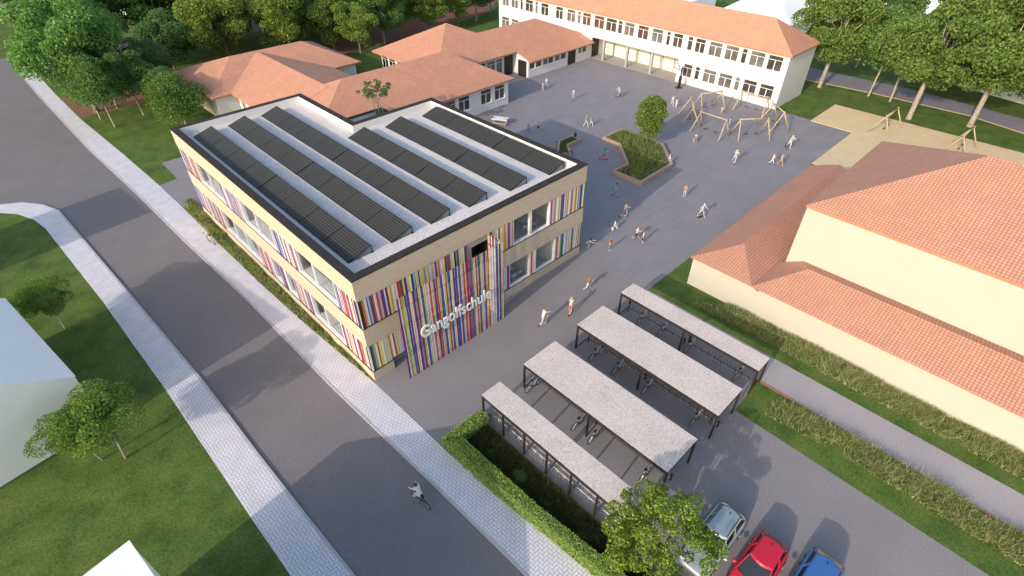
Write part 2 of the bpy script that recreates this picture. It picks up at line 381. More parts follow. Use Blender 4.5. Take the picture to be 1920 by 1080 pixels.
kRi = [(2.6, -60), (1.0, -22), (0.6, -15.7), (0.0, -7.25), (-0.12, 0.0), (-.72, 9.5), (-.98, 15.9), (-1.12, 22.6), (-1.25, 34.2), (-1.42, 39.46), (-1.9, 49.7), (-2.8, 65), (-3.1, 77.8), (-3.2, 100)]
sheet('ground', [(-400, -300), (500, -300), (500, 500), (-400, 500)], -.125, 'lawn')
sheet('road', [(-120, 140), (-120, 48)] + kL + [(-6, -80), (-1, -80)] + kR + [(-5.2, 104), (-30, 112)], -.09, 'road_asphalt')
sheet('lawn', [(-120, 42)] + kLi + [(-9, -100), (-120, -100)], 0, 'lawn', -.12)
sheet('lawn', kRi + [(-3.2, 300), (400, 300), (400, -200), (3, -200)], 0, 'lawn', -.12)
sheet('sidewalk', kL + kLi[::-1], .010, 'pavers', -.12)
sheet('sidewalk', kR + kRi[::-1], .010, 'pavers', -.12)
def strip(name, line, wdt, z, m_, z0=-.12, side=1):
    mb = MB(); off = []
    for i, p in enumerate(line):
        a = Vector(line[max(i-1, 0)]); b = Vector(line[min(i+1, len(line)-1)]); d = (b-a).normalized(); off.append((p[0]-side*d.y*wdt, p[1]+side*d.x*wdt))
    for i in range(len(line)-1):
        mb.prism([line[i], line[i+1], off[i+1], off[i]], z0, z)
    return mb.build(name, m_, kind='structure')
strip('kerb', kL, .16, .016, 'kerb_stone', side=1); strip('kerb', kR, .16, .016, 'kerb_stone', side=1)
# campus paving
sheet('forecourt', [(-.1, 0), (20.9, 0), (20.9, -7.2), (21.28, -7.25), (21.28, -17.6), (18.55, -17.9), (15.15, -18.15), (14.2, -60), (3.4, -60), (3.1, -19.2), (3.1, -7.3), (0.02, -7.3)], .006, 'forecourt_asphalt')
sheet('schoolyard', [(20.9, 3), (20.9, -7.2), (65.4, -7.2), (65.8, 3), (65.8, 35.4), (50.4, 35.4), (50.4, 39), (41.3, 39), (41.3, 30.4), (20, 30.4)], .010, 'yard_asphalt')
sheet('side_yard', [(-1.2, 34.2), (-1.4, 38.9), (.5, 39.2), (.55, 44.3), (12.6, 44.3), (12.6, 29.9), (-1.1, 29.9)], .010, 'yard_asphalt')
sheet('path', [(18.62, -17.9), (21.28, -17.6), (21.28, -60), (18.7, -60)], .008, 'path_asphalt')
sheet('lane', [(79.6, 60), (80.3, 20), (80.8, 4.9), (82.0, -4.2), (82.3, -15.9), (80.6, -22), (75.5, -33), (60, -60), (66, -60), (81, -33), (86, -21), (87.6, -8), (87.0, 6), (86.5, 60)], .006, 'lane_asphalt')
strip('lane_edging', [(80.3, 20), (80.8, 4.9), (82.0, -4.2), (82.3, -15.9), (80.6, -22), (75.5, -33), (60, -60)], .22, .03, 'sand', 0, -1)
sheet('sand_pit', [(73.4, -1.9), (65.5, -1.9), (65.45, -7.25), (53.4, -7.25), (53.4, -40), (73.6, -40)], .06, 'sand', 0)
sheet('brown_path', [(-2.7, 65.4), (20, 66.5), (38, 66), (48.5, 66.8), (62, 68), (75, 71), (84, 78), (90, 92), (82, 94), (74, 82), (62, 77.8), (48, 76.8), (30, 76.5), (12, 77), (-2.9, 76)], .006, 'brown_path')
sheet('back_street', [(-3.1, 88), (60, 92), (140, 96), (140, 108), (60, 104), (-3.1, 101)], .006, 'road_asphalt')
mb = MB()
mb.box(53.24, 53.4, -40, -7.2, 0, .10); mb.box(53.4, 65.4, -7.25, -7.1, .0, .07); mb.box(65.32, 65.5, -7.1, -1.9, 0, .07)
tag(mb.build('timber_edging', 'timber_edge'), 'pale timber board edging around the sand pit', 'edging')
mb = MB(); mb.box(18.5, 18.62, -60, -17.9, 0, .05)
tag(mb.build('brick_edging', 'brick_red'), 'narrow red brick edging between the grass strip and the grey path', 'edging')

# ================================================================ NEW SCHOOL BUILDING
L_, W_, W2_, X1_, H_ = 21.15, 30.06, 19.95, 12.42, 8.6
Z1, Z2, Z3, Z4 = .88, 3.17, 4.74, 6.98
TS = lambda u, d, z: (u, d, z)          # entrance facade (plane y=0)
TW = lambda u, d, z: (d, u, z)          # street facade (plane x=0)
def tbox(mb, T, u0, u1, d0, d1, z0, z1, mi=0):
    a = T(u0, d0, z0); b = T(u1, d1, z1); mb.box(a[0], b[0], a[1], b[1], a[2], b[2], mi)
B = thing('school_building', 'new two-storey school with pale wood bands, coloured stripes and black-edged flat roof', 'school building')
SK = list(SLAT)
def palette(n, seed, bias=None):
    r = random.Random(seed); out = []; names = bias or (['white']*6+['cream']*5+['pink']*4+['lilac']*3+['red']*4+['orange']*2+['ochre']*3+['yellow']*2+['lime']*4+['green']*2+['mint']*2+['teal']*2+['blue']*3+['navy']*2+['purple']*4+['magenta']+['sky']*2)
    last = None
    for _ in range(n):
        c = r.choice(names)
        while c == last: c = r.choice(names)
        out.append(c); last = c
    return out
wood = MB()
# street facade bands (0.35 thick) and entrance facade bands
for z0, z1 in ((0, Z1-.04), (Z2, Z3-.03), (Z4, H_-.02)):
    y0 = 0; 
    tbox(wood, TW, 0, W_, 0, .35, z0, z1)
    if z0 == 0:
        tbox(wood, TS, .35, 1.63, 0, .35, z0, z1); tbox(wood, TS, 10.55, L_, 0, .35, z0, z1)
    else: tbox(wood, TS, .35, L_, 0, .35, z0, z1)
wood.build('wood_cladding', 'band_wood', B)
tr = MB()
for z in (Z1-.04, Z3-.03):
    tbox(tr, TW, -.02, W_, -.025, .3, z, z+.045)
    if z < 1: tbox(tr, TS, -.0, 1.63, -.025, .3, z, z+.045); tbox(tr, TS, 10.55, L_+.02, -.025, .3, z, z+.045)
    else: tbox(tr, TS, 0, L_+.02, -.025, .3, z, z+.045)
for z in (Z2-.02, Z4-.02):
    tbox(tr, TW, .01, W_, .012, .25, z, z+.018); tbox(tr, TS, .26, L_, .012, .25, z, z+.018)
tr.build('trim_strip', 'dark_trim', B)
STR_S = [(0.02, 8.58, Z3, Z4), (10.57, 13.02, Z3, Z4), (17.12, L_-.02, Z3, Z4), (0.02, 1.63, Z1, Z2), (1.63, 5.3, 1.02, Z2), (5.3, 10.55, 2.55, Z2), (10.55, 12.62, Z1, Z2), (15.02, 15.52, Z1, Z2), (17.95, L_-.02, Z1, Z2)]
WIN_S = [(13.04, 17.1, Z3, Z4, [14.9]), (12.64, 15.0, Z1, Z2, []), (15.54, 17.93, Z1, Z2, [])]
WIN_W = [(2.85, 8.25, Z3, Z4, [5.72]), (11.7, 17.1, Z3, Z4, [14.5]), (20.7, 26.3, Z3, Z4, [23.6]),
         (3.4, 7.75, Z1, Z2, [5.75]), (10.3, 11.7, Z1, Z2, []), (12.75, 14.15, Z1, Z2, []), (16.4, 24.0, Z1, Z2, [19.0, 21.4]), (26.75, 27.35, Z1, Z2, [])]
STR_W = []
for z0, z1 in ((Z3, Z4), (Z1, Z2)):
    e = 0.30 if 0 else 0.02
    for wn in sorted([q for q in WIN_W if q[2] == z0]):
        STR_W.append((e, wn[0]-.02, z0, z1)); e = wn[1]+.02
    STR_W.append((e, W_-.02, z0, z1))
def stripes(zones, T, seed, wr=(.05, .17)):
    r = random.Random(seed); mb = MB(); W_B = None if T is TS else ['white']*5+['cream']*3+['pink']*4+['lilac']*5+['red']*5+['orange']*2+['lime']*2+['teal']*3+['blue']*4+['navy']*3+['purple']*5+['magenta']*3+['sky']*4+['ochre']*2
    for (u0, u1, z0, z1) in zones:
        bk = MB(); tbox(bk, T, u0+.005, u1-.005, .07, .33, z0+.01, z1-.01); bk.build('cladding_backing', 'dark_trim', B)
        u = u0; c = palette(200, r.random(), W_B); i = 0
        while u < u1-.02:
            wd = min(r.uniform(*wr), u1-u); d = r.choice((.015, .03, .03, .045))
            if u1-(u+wd) < .03: wd = u1-u
            a = T(u, d, z0+.01); b = T(u+wd-.006, .075, z1-.01)
            mb.box(a[0], b[0], a[1], b[1], a[2], b[2], SK.index(c[i % 200])); u += wd; i += 1
    mb.build('striped_cladding', ['slat_'+k for k in SK], B)
stripes(STR_S, TS, 3, (.06, .17)); stripes(STR_W, TW, 8, (.045, .12))
def window(T, u0, u1, z0, z1, mull, parent=B):
    f = MB(); dp = .30; t = .07
    tbox(f, T, u0, u1, .02, dp, z0+.005, z0+.085); tbox(f, T, u0, u1, .14, dp, z1-.06, z1-.005)
    tbox(f, T, u0, u0+t, .05, dp, z0+.085, z1-.06); tbox(f, T, u1-t*2.2, u1, .05, dp, z0+.085, z1-.06)
    for m_ in mull: tbox(f, T, m_-.09 if T is TS else m_-.05, m_+.16 if T is TS else m_+.05, .10, dp, z0+.085, z1-.06)
    o = f.build('window', 'frame_white', parent)
    g = MB(); a = T(u0+.03, .24, z0+.05); b = T(u1-.03, .252, z1-.03); g.box(a[0], b[0], a[1], b[1], a[2], b[2]); g.build('pane', 'window_glass', o)
for q in WIN_S: window(TS, *q)
for q in WIN_W: window(TW, *q)
for q in WIN_W: bn = MB(); bn.box(.36, 1.0, q[0]+.05, q[1]-.05, q[2]-.3, q[2]+.06); bn.build('window_bench', 'interior_white', B)
# rooms behind the glass
it = MB()
for z0, z1, wz0, wz1 in ((.30, .34, Z1, Z2), (4.1, 4.14, Z3, Z4)): it.box(.36, L_-.36, .36, W2_-.4, z0, z1); it.box(.36, X1_-.36, W2_-.4, W_-.36, z0+.001, z1)
it.build('room_floor', 'interior_floor', B)
iw = MB()
for z0, z1 in ((.34, 3.4), (4.14, 7.3)):
    iw.box(6.4, 6.5, 6.5, 29.6, z0, z1); iw.box(6.5, 20.7, 6.5, 6.6, z0, z1); iw.box(.36, 20.7, 6.6, 29.6, z1, z1+.1, skip='') if 0 else None
    for y in (9.6, 18.6, 27.6): iw.box(.36, 6.4, y, y+.1, z0, z1)
    for x in (7.2, 12.2, 17.98 if z0 < 1 else 18.2): iw.box(x, x+.1, .36, 6.5, z0, z1)
iw.box(15.3, 15.4, .36, 6.5, .34, 3.4)
iw.build('room_wall', 'interior_white', B)
ic = MB(); ic.box(.36, L_-.36, .36, 19.5, 3.4, 3.5); ic.box(.36, L_-.36, .36, 19.5, 7.3, 7.4); ic.box(.36, 12, 19.5, 29.6, 3.4, 3.5); ic.box(.36, 12, 19.5, 29.6, 7.3, 7.4)
ic.build('room_ceiling', 'interior_white', B)
TL = {(3.2, True): 'upper street window nearest the front corner', (12.2, True): 'left half of the middle upper street window', (15.2, True): 'right half of the middle upper street window', (21.4, True): 'upper street window farthest from the front corner', (17.2, False): 'widest ground floor street window, nearer the front corner', (20, False): 'widest ground floor street window, farther from the front corner', (4, False): 'ground floor street window nearest the front corner'}
for y0, y1, z in ((3.2, 4.8, 4.14), (12.2, 13.4, 4.14), (15.2, 16.4, 4.14), (21.4, 23, 4.14), (17.2, 18.4, .34), (20, 21, .34), (4, 5, .34)):
    t = thing('classroom_table', 'white table behind the %s' % TL[(y0, z > 2)], 'table', (1.9, (y0+y1)/2, z), 0, 'classroom tables behind the street windows')
    m_ = MB((0, 0, 0)); hl = (y1-y0)/2; m_.box(-.45, .45, -hl, hl, .7, .74); m_.build('tabletop', 'interior_white', t)
    for sx in (-.4, .4):
        for sy in (-hl+.06, hl-.06): q = MB(); q.tube([(sx, sy, 0), (sx, sy, .7)], .02, 6); q.build('leg', 'frame_white', t)
    COL.objects.get(t.name)
def chair(x, y, z, rz, lab, grp):
    t = thing('classroom_chair', lab, 'chair', (x, y, z), rz, grp)
    a = MB(); a.box(-.2, .2, -.2, .2, .43, .46); a.build('seat', 'frame_white', t)
    a = MB(); a.tube([(-.19, .2, .46), (-.19, .24, .85), (.19, .24, .85), (.19, .2, .46)], .014, 6); a.box(-.18, .18, .215, .23, .62, .80); a.build('backrest', 'frame_white', t)
    for sx in (-.18, .18):
        for sy in (-.18, .18): q = MB(); q.tube([(sx, sy, 0), (sx, sy, .44)], .014, 6); q.build('leg', 'frame_white', t)
k = 0
for (x, y, z, rz, ww) in ((15.6, 1.25, 4.14, 2.4, 'behind the upper window, left one at the table'), (16.5, 1.2, 4.14, -2.4, 'behind the upper window, right one at the table'),
                      (13.1, 1.0, .34, 3.14, 'in the lower window row, leftmost of three'), (13.9, 1.0, .34, 3.14, 'in the lower window row, middle of three'), (14.6, 1.0, .34, 3.14, 'in the lower window row, rightmost of three')):
    chair(x, y, z, rz, 'white wire chair ' + ww, 'white chairs behind the entrance facade windows')
for (x, y, z, sx, ww) in ((16.1, 1.9, 4.14, .9, 'upper'), (13.8, 1.75, .34, 1.5, 'lower')):
    t = thing('classroom_table', 'pale classroom table behind the %s window right of the slat screen' % ww, 'table', (x, y, z), 0)
    m_ = MB(); m_.box(-sx/2, sx/2, -.35, .35, .70, .73); m_.build('tabletop', 'interior_white', t)
    for a_ in (-1, 1):
        for b_ in (-1, 1): q = MB(); q.tube([(a_*(sx/2-.05), b_*.3, 0), (a_*(sx/2-.05), b_*.3, .7)], .016, 6); q.build('leg', 'frame_white', t)
# hidden sides, corner posts, roof
rw = MB(); rw.box(L_-.35, L_, .36, W2_, 0, H_-.02); rw.box(X1_, L_-.36, W2_-.35, W2_, 0, H_-.02); rw.box(X1_-.35, X1_, W2_-.35, W_, 0, H_-.02); rw.box(.36, X1_-.36, W_-.35, W_, 0, H_-.02)
rw.build('rear_wall', 'band_wood', B)
O = [(0, 0), (L_, 0), (L_, W2_), (X1_, W2_), (X1_, W_), (0, W_)]
I = [(.55, .55), (L_-.55, .55), (L_-.55, W2_-.55), (X1_-.55, W2_-.55), (X1_-.55, W_-.55), (.55, W_-.55)]
cp = MB(); pi_ = MB()
O2 = [(-.02, -.02), (L_+.02, -.02), (L_+.02, W2_+.02), (X1_+.02, W2_+.02), (X1_+.02, W_+.02), (-.02, W_+.02)]
for i in range(6):
    j = (i+1) % 6
    cp.face([(*O2[i], H_), (*O2[j], H_), (*I[j], H_), (*I[i], H_)]); cp.face([(*O2[i], H_-.10), (*O2[j], H_-.10), (*O2[j], H_), (*O2[i], H_)]); cp.face([(*I[j], H_-.04), (*I[i], H_-.04), (*I[i], H_), (*I[j], H_)])
    pi_.face([(*I[j], 7.9), (*I[i], 7.9), (*I[i], H_-.04), (*I[j], H_-.04)])
cp.build('coping', 'coping_black', B); pi_.build('parapet', 'parapet_white', B)
rf = MB(); rf.prism([(.5, .5), (L_-.5, .5), (L_-.5, W2_-.5), (X1_-.5, W2_-.5), (X1_-.5, W_-.5), (.5, W_-.5)], 7.5, 7.95); rf.build('roof_deck', 'roof_gravel', B)
# entrance recess and balcony opening behind the screen
e = MB(); e.box(1.63, 5.3, 1.6, 1.7, 0, 1.0); e.box(1.63, 5.3, .36, 1.6, .95, 1.01); e.box(5.25, 5.3, .36, 1.6, 1.0, 2.5); e.box(5.3, 10.55, 1.6, 1.7, 0, 2.55); e.box(8.6, 10.55, 1.2, 1.3, Z3, Z4); e.box(1.6, 1.66, .36, 1.6, 0, .94); e.box(10.52, 10.58, .36, 1.6, 0, 2.55); e.box(5.3, 10.55, .36, 1.6, 2.5, 2.56)
e.box(8.58, 8.62, .1, 1.2, Z3, Z4); e.box(10.53, 10.56, .1, 1.2, Z3, Z4)
e.build('entrance_recess', 'door_dark', B)
e = MB(); e.box(8.64, 10.53, .06, .2, 6.5, 6.95); e.box(8.64, 9.05, .1, .2, Z3, 6.5); e.build('lintel_panel', 'arcade_grey', B)
e = MB(); e.box(1.66, 10.52, .02, 1.6, 0, .014); e.build('entrance_floor', 'path_asphalt', B)
e = MB()
for x in (6.4, 7.4): e.box(x, x+.96, 1.54, 1.6, .02, 2.3)
e.build('door', 'pane_grey', B)
# slat screen in front of the entrance
scr = MB(); r = random.Random(34); x = 1.80
names = (['white']*7+['pink']*5+['cream']*5+['lime']*6+['green']*3+['red']*6+['purple']*6+['blue']*5+['magenta']*2+['ochre']*4+['lilac']*2+['yellow']*3+['sky']*2); last = None
while x < 10.5:
    c = r.choice(names)
    while c == last: c = r.choice(names)
    last = c; wd = {'purple': .12, 'blue': .12, 'red': .08}.get(c, .047) * r.uniform(.85, 1.15)
    scr.box(x, x+wd, -1.515, -1.492, .02, 7.06, SK.index(c)); x += wd + r.uniform(.048, .070)
y = -1.40; rt = ['lime', 'pink', 'white', 'blue', 'red', 'cream', 'purple', 'white', 'orange', 'lime', 'pink', 'white']; ri = 0
while y < -.05:
    c = rt[ri % 12]; ri += 1; wd = .06 if c not in ('purple', 'blue') else .10
    scr.box(10.49, 10.513, y, y+wd, .02, 7.06, SK.index(c)); y += wd+r.uniform(.05, .08)
scr.build('slat_screen', ['slat_'+k for k in SK], B)
rl = MB()
for z in (.9, 1.95, 3.25, 4.55, 4.8, 6.17, 6.98):
    rl.box(1.80, 10.46, -1.490, -1.465, z, z+.04); rl.box(10.46, 10.488, -1.46, .0, z, z+.04)
rl.build('screen_rail', 'dark_trim', B)
fc = bpy.data.curves.new('txt', 'FONT'); fc.body = 'Gangolfschule'; fc.size = 1.28; fc.extrude = .035; fc.offset = .022; fc.space_character = 1.0
fo = bpy.data.objects.new('txt', fc); COL.objects.link(fo)
me = bpy.data.meshes.new_from_object(fo.evaluated_get(bpy.context.evaluated_depsgraph_get())); bpy.data.objects.remove(fo)
xs = [v.co.x for v in me.vertices]; ys = [v.co.y for v in me.vertices]; sx = (9.22-3.08)/(max(xs)-min(xs)); x0 = min(xs); ycap = max(ys); sz = .96/ycap
for v in me.vertices: x_, y_, z_ = v.co; v.co = (3.08+(x_-x0)*sx, -1.62-z_, 3.0+y_*sz)
me.materials.clear(); me.materials.append(MT['frame_white']); lo = bpy.data.objects.new('sign_lettering', me); link(lo, B)
# lower terrace volume in the notch
tv = MB(); tv.box(X1_+.02, 21.1, W2_+.02, 29.7, 0, 4.3); tv.build('terrace_block', 'band_wood', B)
tp = MB()
tp.box(X1_+.03, 21.1, 29.25, 29.72, 4.3, 4.86, 0); tp.box(20.65, 21.1, W2_+.03, 29.25, 4.3, 4.86); tp.build('terrace_parapet', 'parapet_white', B)
tp = MB(); tp.box(X1_+.03, 21.14, 29.22, 29.76, 4.865, 4.93); tp.box(20.6, 21.14, W2_+.03, 29.22, 4.865, 4.93); tp.build('terrace_coping', 'coping_black', B)
tp = MB(); tp.box(X1_+.03, 20.65, W2_+.03, 29.25, 4.30, 4.33); tp.build('terrace_deck', 'terrace_deck', B)

# solar arrays
rows = [(1.15, 2.92, 2.45, 28.3), (4.33, 6.05, 2.45, 28.55), (7.55, 9.25, 2.45, 28.75), (10.85, 12.6, 2.3, 18.6), (14.55, 16.35, 1.95, 18.35), (18.5, 20.25, 1.62, 18.05)]
words = ['first row from the street, beside the street parapet', 'second row from the street', 'third row from the street, last of the long rows', 'fourth row from the street, ending at the roof notch', 'fifth row from the street', 'sixth row from the street, against the courtyard parapet']
for i, (x0, x1, y0, y1) in enumerate(rows):
    t = thing('solar_array', 'tilted black solar array, ' + words[i], 'solar panels', (x0, y0, 7.95), 0, 'solar arrays on the new school roof')
    zl, zh = .06, .56; Ln = y1-y0; n = 8 if i < 3 else 5; gap = n//2; seg = (Ln-.10-(n-2)*.03)/n; y = 0
    sl_ = math.hypot(x1-x0, zh-zl)
    for k in range(n):
        p = MB(); a, b = y, y+seg
        P = [(0, a, zl), (x1-x0, a, zh), (x1-x0, b, zh), (0, b, zl)]
        p.face(P, 0, [(0, a), (sl_, a), (sl_, b), (0, b)]); Q = [(q[0]+.012, q[1], q[2]-.045) for q in P]
        p.face(Q[::-1], 1)
        for m_ in range(4): p.face([P[m_], Q[m_], Q[(m_+1) % 4], P[(m_+1) % 4]], 1)
        for f_ in (.004, seg/2, seg-.022):                          # raised frame seams across the slope
            p.face([(0, a+f_, zl+.006), (x1-x0, a+f_, zh+.006), (x1-x0, a+f_+.018, zh+.006), (0, a+f_+.018, zl+.006)], 1)
        p.build('panel', ['solar_cells', 'metal_black'], t)
        y = b+(.10 if k == gap-1 else .03)
    for k in range(n+1):
        yy = min(max(k*Ln/n, .04), Ln-.04); s_ = MB(); s_.beam((x1-x0-.02, yy, 0), (x1-x0-.02, yy, zh-.03), .05); s_.box(x1-x0-.1, x1-x0+.06, yy-.07, yy+.07, 0, .03); s_.beam((.04, yy, .0), (.04, yy, .05), .05)
        s_.beam((.05, yy, .015), (x1-x0-.1, yy, .015), .03)
        s_.build('leg', 'metal_black', t)

# ================================================================ OLD SCHOOL BUILDINGS
def rface(mb, pts, mi=0):
    P = [Vector(p) for p in pts]; n = Vector((0, 0, 0))
    for i in range(len(P)): n += P[i].cross(P[(i+1) % len(P)])
    n.normalize()
    if n.z < 0: P = P[::-1]; n = -n
    e = Vector((0, 0, 1)).cross(n); e = e.normalized() if e.length > 1e-6 else Vector((1, 0, 0)); s_ = n.cross(e)
    mb.face([tuple(p) for p in P], mi, [(p.dot(e), p.dot(s_)) for p in P])
def fascia(mb, ring, t=.2, mi=1):
    for i in range(len(ring)):
        a, b = ring[i], ring[(i+1) % len(ring)]
        mb.face([(a[0], a[1], a[2]-t), (b[0], b[1], b[2]-t), b, a], mi)
    mb.face([(p[0], p[1], p[2]-t) for p in ring][::-1], mi)
def hip(mb, x0, x1, y0, y1, ze, zr, ax, h0, h1, mid=None):
    c = [(x0, y0, ze), (x1, y0, ze), (x1, y1, ze), (x0, y1, ze)]
    if ax == 'x':
        m_ = mid if mid is not None else (y0+y1)/2; a, b = (x0+h0, m_, zr), (x1-h1, m_, zr)
        rface(mb, [c[0], c[1], b, a]); rface(mb, [c[2], c[3], a, b]); rface(mb, [c[3], c[0], a]) ; rface(mb, [c[1], c[2], b])
    else:
        m_ = mid if mid is not None else (x0+x1)/2; a, b = (m_, y0+h0, zr), (m_, y1-h1, zr)
        rface(mb, [c[1], c[2], b, a]); rface(mb, [c[3], c[0], a, b]); rface(mb, [c[0], c[1], a]); rface(mb, [c[2], c[3], b])
    fascia(mb, c)
def wall_holes(mb, T, u0, u1, z0, z1, holes, depth=.16, mi=0):
    us = sorted({u0, u1, *[h[0] for h in holes], *[h[1] for h in holes]}); zs = sorted({z0, z1, *[h[2] for h in holes], *[h[3] for h in holes]})
    for i in range(len(us)-1):
        for j in range(len(zs)-1):
            cu, cz = (us[i]+us[i+1])/2, (zs[j]+zs[j+1])/2
            if any(h[0] < cu < h[1] and h[2] < cz < h[3] for h in holes): continue
            mb.face([T(us[i], 0, zs[j]), T(us[i+1], 0, zs[j]), T(us[i+1], 0, zs[j+1]), T(us[i], 0, zs[j+1])], mi)
    for h in holes:
        a, b, c, d = h[:4]
        for q in (((a, 0, c), (b, 0, c), (b, depth, c), (a, depth, c)), ((a, 0, d), (b, 0, d), (b, depth, d), (a, depth, d)), ((a, 0, c), (a, 0, d), (a, depth, d), (a, depth, c)), ((b, 0, c), (b, 0, d), (b, depth, d), (b, depth, c))):
            mb.face([T(*p) for p in q], mi)
prnd = random.Random(4)
def old_window(T, u0, u1, z0, z1, parent, lights=None, transom=True, depth=.14):
    lights = lights or (2 if u1-u0 > 1.3 else 1); f = MB(); t = .055; d0, d1 = depth-.05, depth+.03
    def bx(a, b, c, d, e=d0): tbox(f, T, a, b, e, d1, c, d)
    bx(u0, u1, z0, z0+t); bx(u0, u1, z1-t, z1); bx(u0, u0+t, z0+t, z1-t); bx(u1-t, u1, z0+t, z1-t)
    zt = z1-.52
    if transom: bx(u0+t, u1-t, zt-t, zt, d0+.004)
    for i in range(1, lights):
        um = u0+(u1-u0)*i/lights; bx(um-.05, um+.05, z0+t, zt-t if transom else z1-t, d0+.006)
    o = f.build('window', 'frame_white', parent)
    g = MB()
    tbox(g, T, u0+.01, u1-.01, depth, depth+.02, z0+.01, z1-.01)
    g.build('pane', prnd.choice(['pane_dark', 'pane_dark', 'pane_grey', 'pane_grey', 'pane_brown']), o)
    g = MB(); tbox(g, T, u0-.04, u1+.04, -.05, .03, z0-.06, z0-.004); g.build('sill', 'frame_white', o)
# -- two-storey school at the back
S = thing('old_school', 'long white two-storey school with window rows, open arcade and orange hipped roof', 'school building', (65.7, 3.15, 0))
so_ = (65.7, 3.15, 0)
TX = lambda u, d, z: (65.7+d, u, z)
up = [(3.97, 5.95), (6.40, 8.42), (8.9, 9.65), (10.12, 12.1), (12.57, 14.55), (15.2, 16.76), (17.2, 18.0), (18.8, 20.42), (20.95, 21.57), (22.2, 24.15), (24.8, 26.72), (27.4, 29.27), (29.65, 30.5), (30.78, 32.86), (33.25, 35.28), (36.0, 37.75), (38.1, 38.85), (39.3, 41.15), (42.05, 43.7), (45.38, 47.17), (47.9, 48.6), (49.1, 51.0), (51.6, 52.28), (52.85, 54.6), (55.25, 56.95)]
dn = [(4.05, 5.98), (6.45, 8.4), (8.9, 9.62), (10.1, 12.1), (12.57, 14.57), (15.2, 15.92), (16.44, 17.92), (52.7, 54.6), (55.2, 57.2)]
UH = [(a, b, 4.70, 6.60) for a, b in up]; DH = [(a, b, 1.02, 2.86) for a, b in dn]
class MBo(MB):
    def build(s, *a, **k):
        return super().build(*a, **k)
wl = MB(so_); wall_holes(wl, TX, 3.15, 57.85, 0, 7.0, UH+DH)
wl.f = []; wl.v = []; wl.m = []; wl.uv = []
wall_holes(wl, TX, 3.15, 18.85, 0, 7.0, [h for h in UH if h[1] < 18.8]+[h for h in DH if h[0] < 20])
wall_holes(wl, TX, 18.85, 35.4, 3.3, 7.0, [h for h in UH if 18.6 < h[0] and h[1] < 35.4]) if not any(h[0] < 18.85 < h[1] for h in UH) else wall_holes(wl, TX, 18.85, 35.4, 3.3, 7.0, [(max(h[0], 18.86), h[1], h[2], h[3]) for h in UH if 18.6 < h[0] and h[1] < 35.4])
wall_holes(wl, TX, 35.4, 57.85, 0, 7.0, [h for h in UH if h[0] > 35.4]+[h for h in DH if h[0] > 20])
wl.face([(65.7, 3.15, 0), (73.9, 3.15, 0), (73.9, 3.15, 7.0), (65.7, 3.15, 7.0)]); wl.face([(65.7, 57.85, 0), (73.9, 57.85, 0), (73.9, 57.85, 7.0), (65.7, 57.85, 7.0)]); wl.face([(73.9, 3.15, 0), (73.9, 57.85, 0), (73.9, 57.85, 7.0), (73.9, 3.15, 7.0)])
# arcade recess
wl.face([(69.1, 18.85, 0), (69.1, 35.4, 0), (69.1, 35.4, 3.3), (69.1, 18.85, 3.3)], 1); wl.face([(65.7, 18.85, 0), (69.1, 18.85, 0), (69.1, 18.85, 3.3), (65.7, 18.85, 3.3)], 1)
wl.face([(65.7, 35.4, 0), (69.1, 35.4, 0), (69.1, 35.4, 3.3), (65.7, 35.4, 3.3)], 1); wl.face([(65.7, 18.85, 3.3), (69.1, 18.85, 3.3), (69.1, 35.4, 3.3), (65.7, 35.4, 3.3)], 1)
wl.build('wall', ['white_plaster', 'arcade_cream'], S)
for h in UH: 
    old_w = old_window(TX, *h, None) if 0 else None
def at_off(fn, off):
    """run fn with MB meshes built relative to off (children of a thing placed at off)"""
    o0 = MB.__init__
    def ini(s, off_=off): o0(s, off_)
    MB.__init__ = ini
    try: fn()
    finally: MB.__init__ = o0
def _w():
    for h in UH: old_window(TX, *h, S, transom=True)
    for h in DH: old_window(TX, *h, S)
    c = MB()
    for y in (32.85, 28.15, 23.5): 
        p = MB(); p.box(65.68, 66.0, y-.17, y+.17, 0, 3.3); p.build('column', 'arcade_grey', S)
    for y in (33.1, 30.6, 28.2, 25.9, 23.5, 21.4, 20.2): c.box(69.0, 69.1, y-.06, y+.06, 0.02, 3.3)
    c.box(65.72, 65.95, 18.9, 35.35, 3.18, 3.3); c.build('arcade_frame', 'arcade_grey', S)
    c = MB(); c.box(65.45, 69.1, 18.9, 35.35, 0, .035); c.build('arcade_floor', 'arcade_grey', S)
    c = MB(); c.box(65.95, 67.6, 35.28, 35.4, .04, 3.0); c.build('door', 'door_dark', S)
    r_ = MB(); hip(r_, 65.42, 74.35, 2.85, 58.15, 7.02, 10.0, 'y', 5.3, 5.3); r_.build('roof', ['school_tiles', 'fascia_tiles'], S)
at_off(_w, so_)
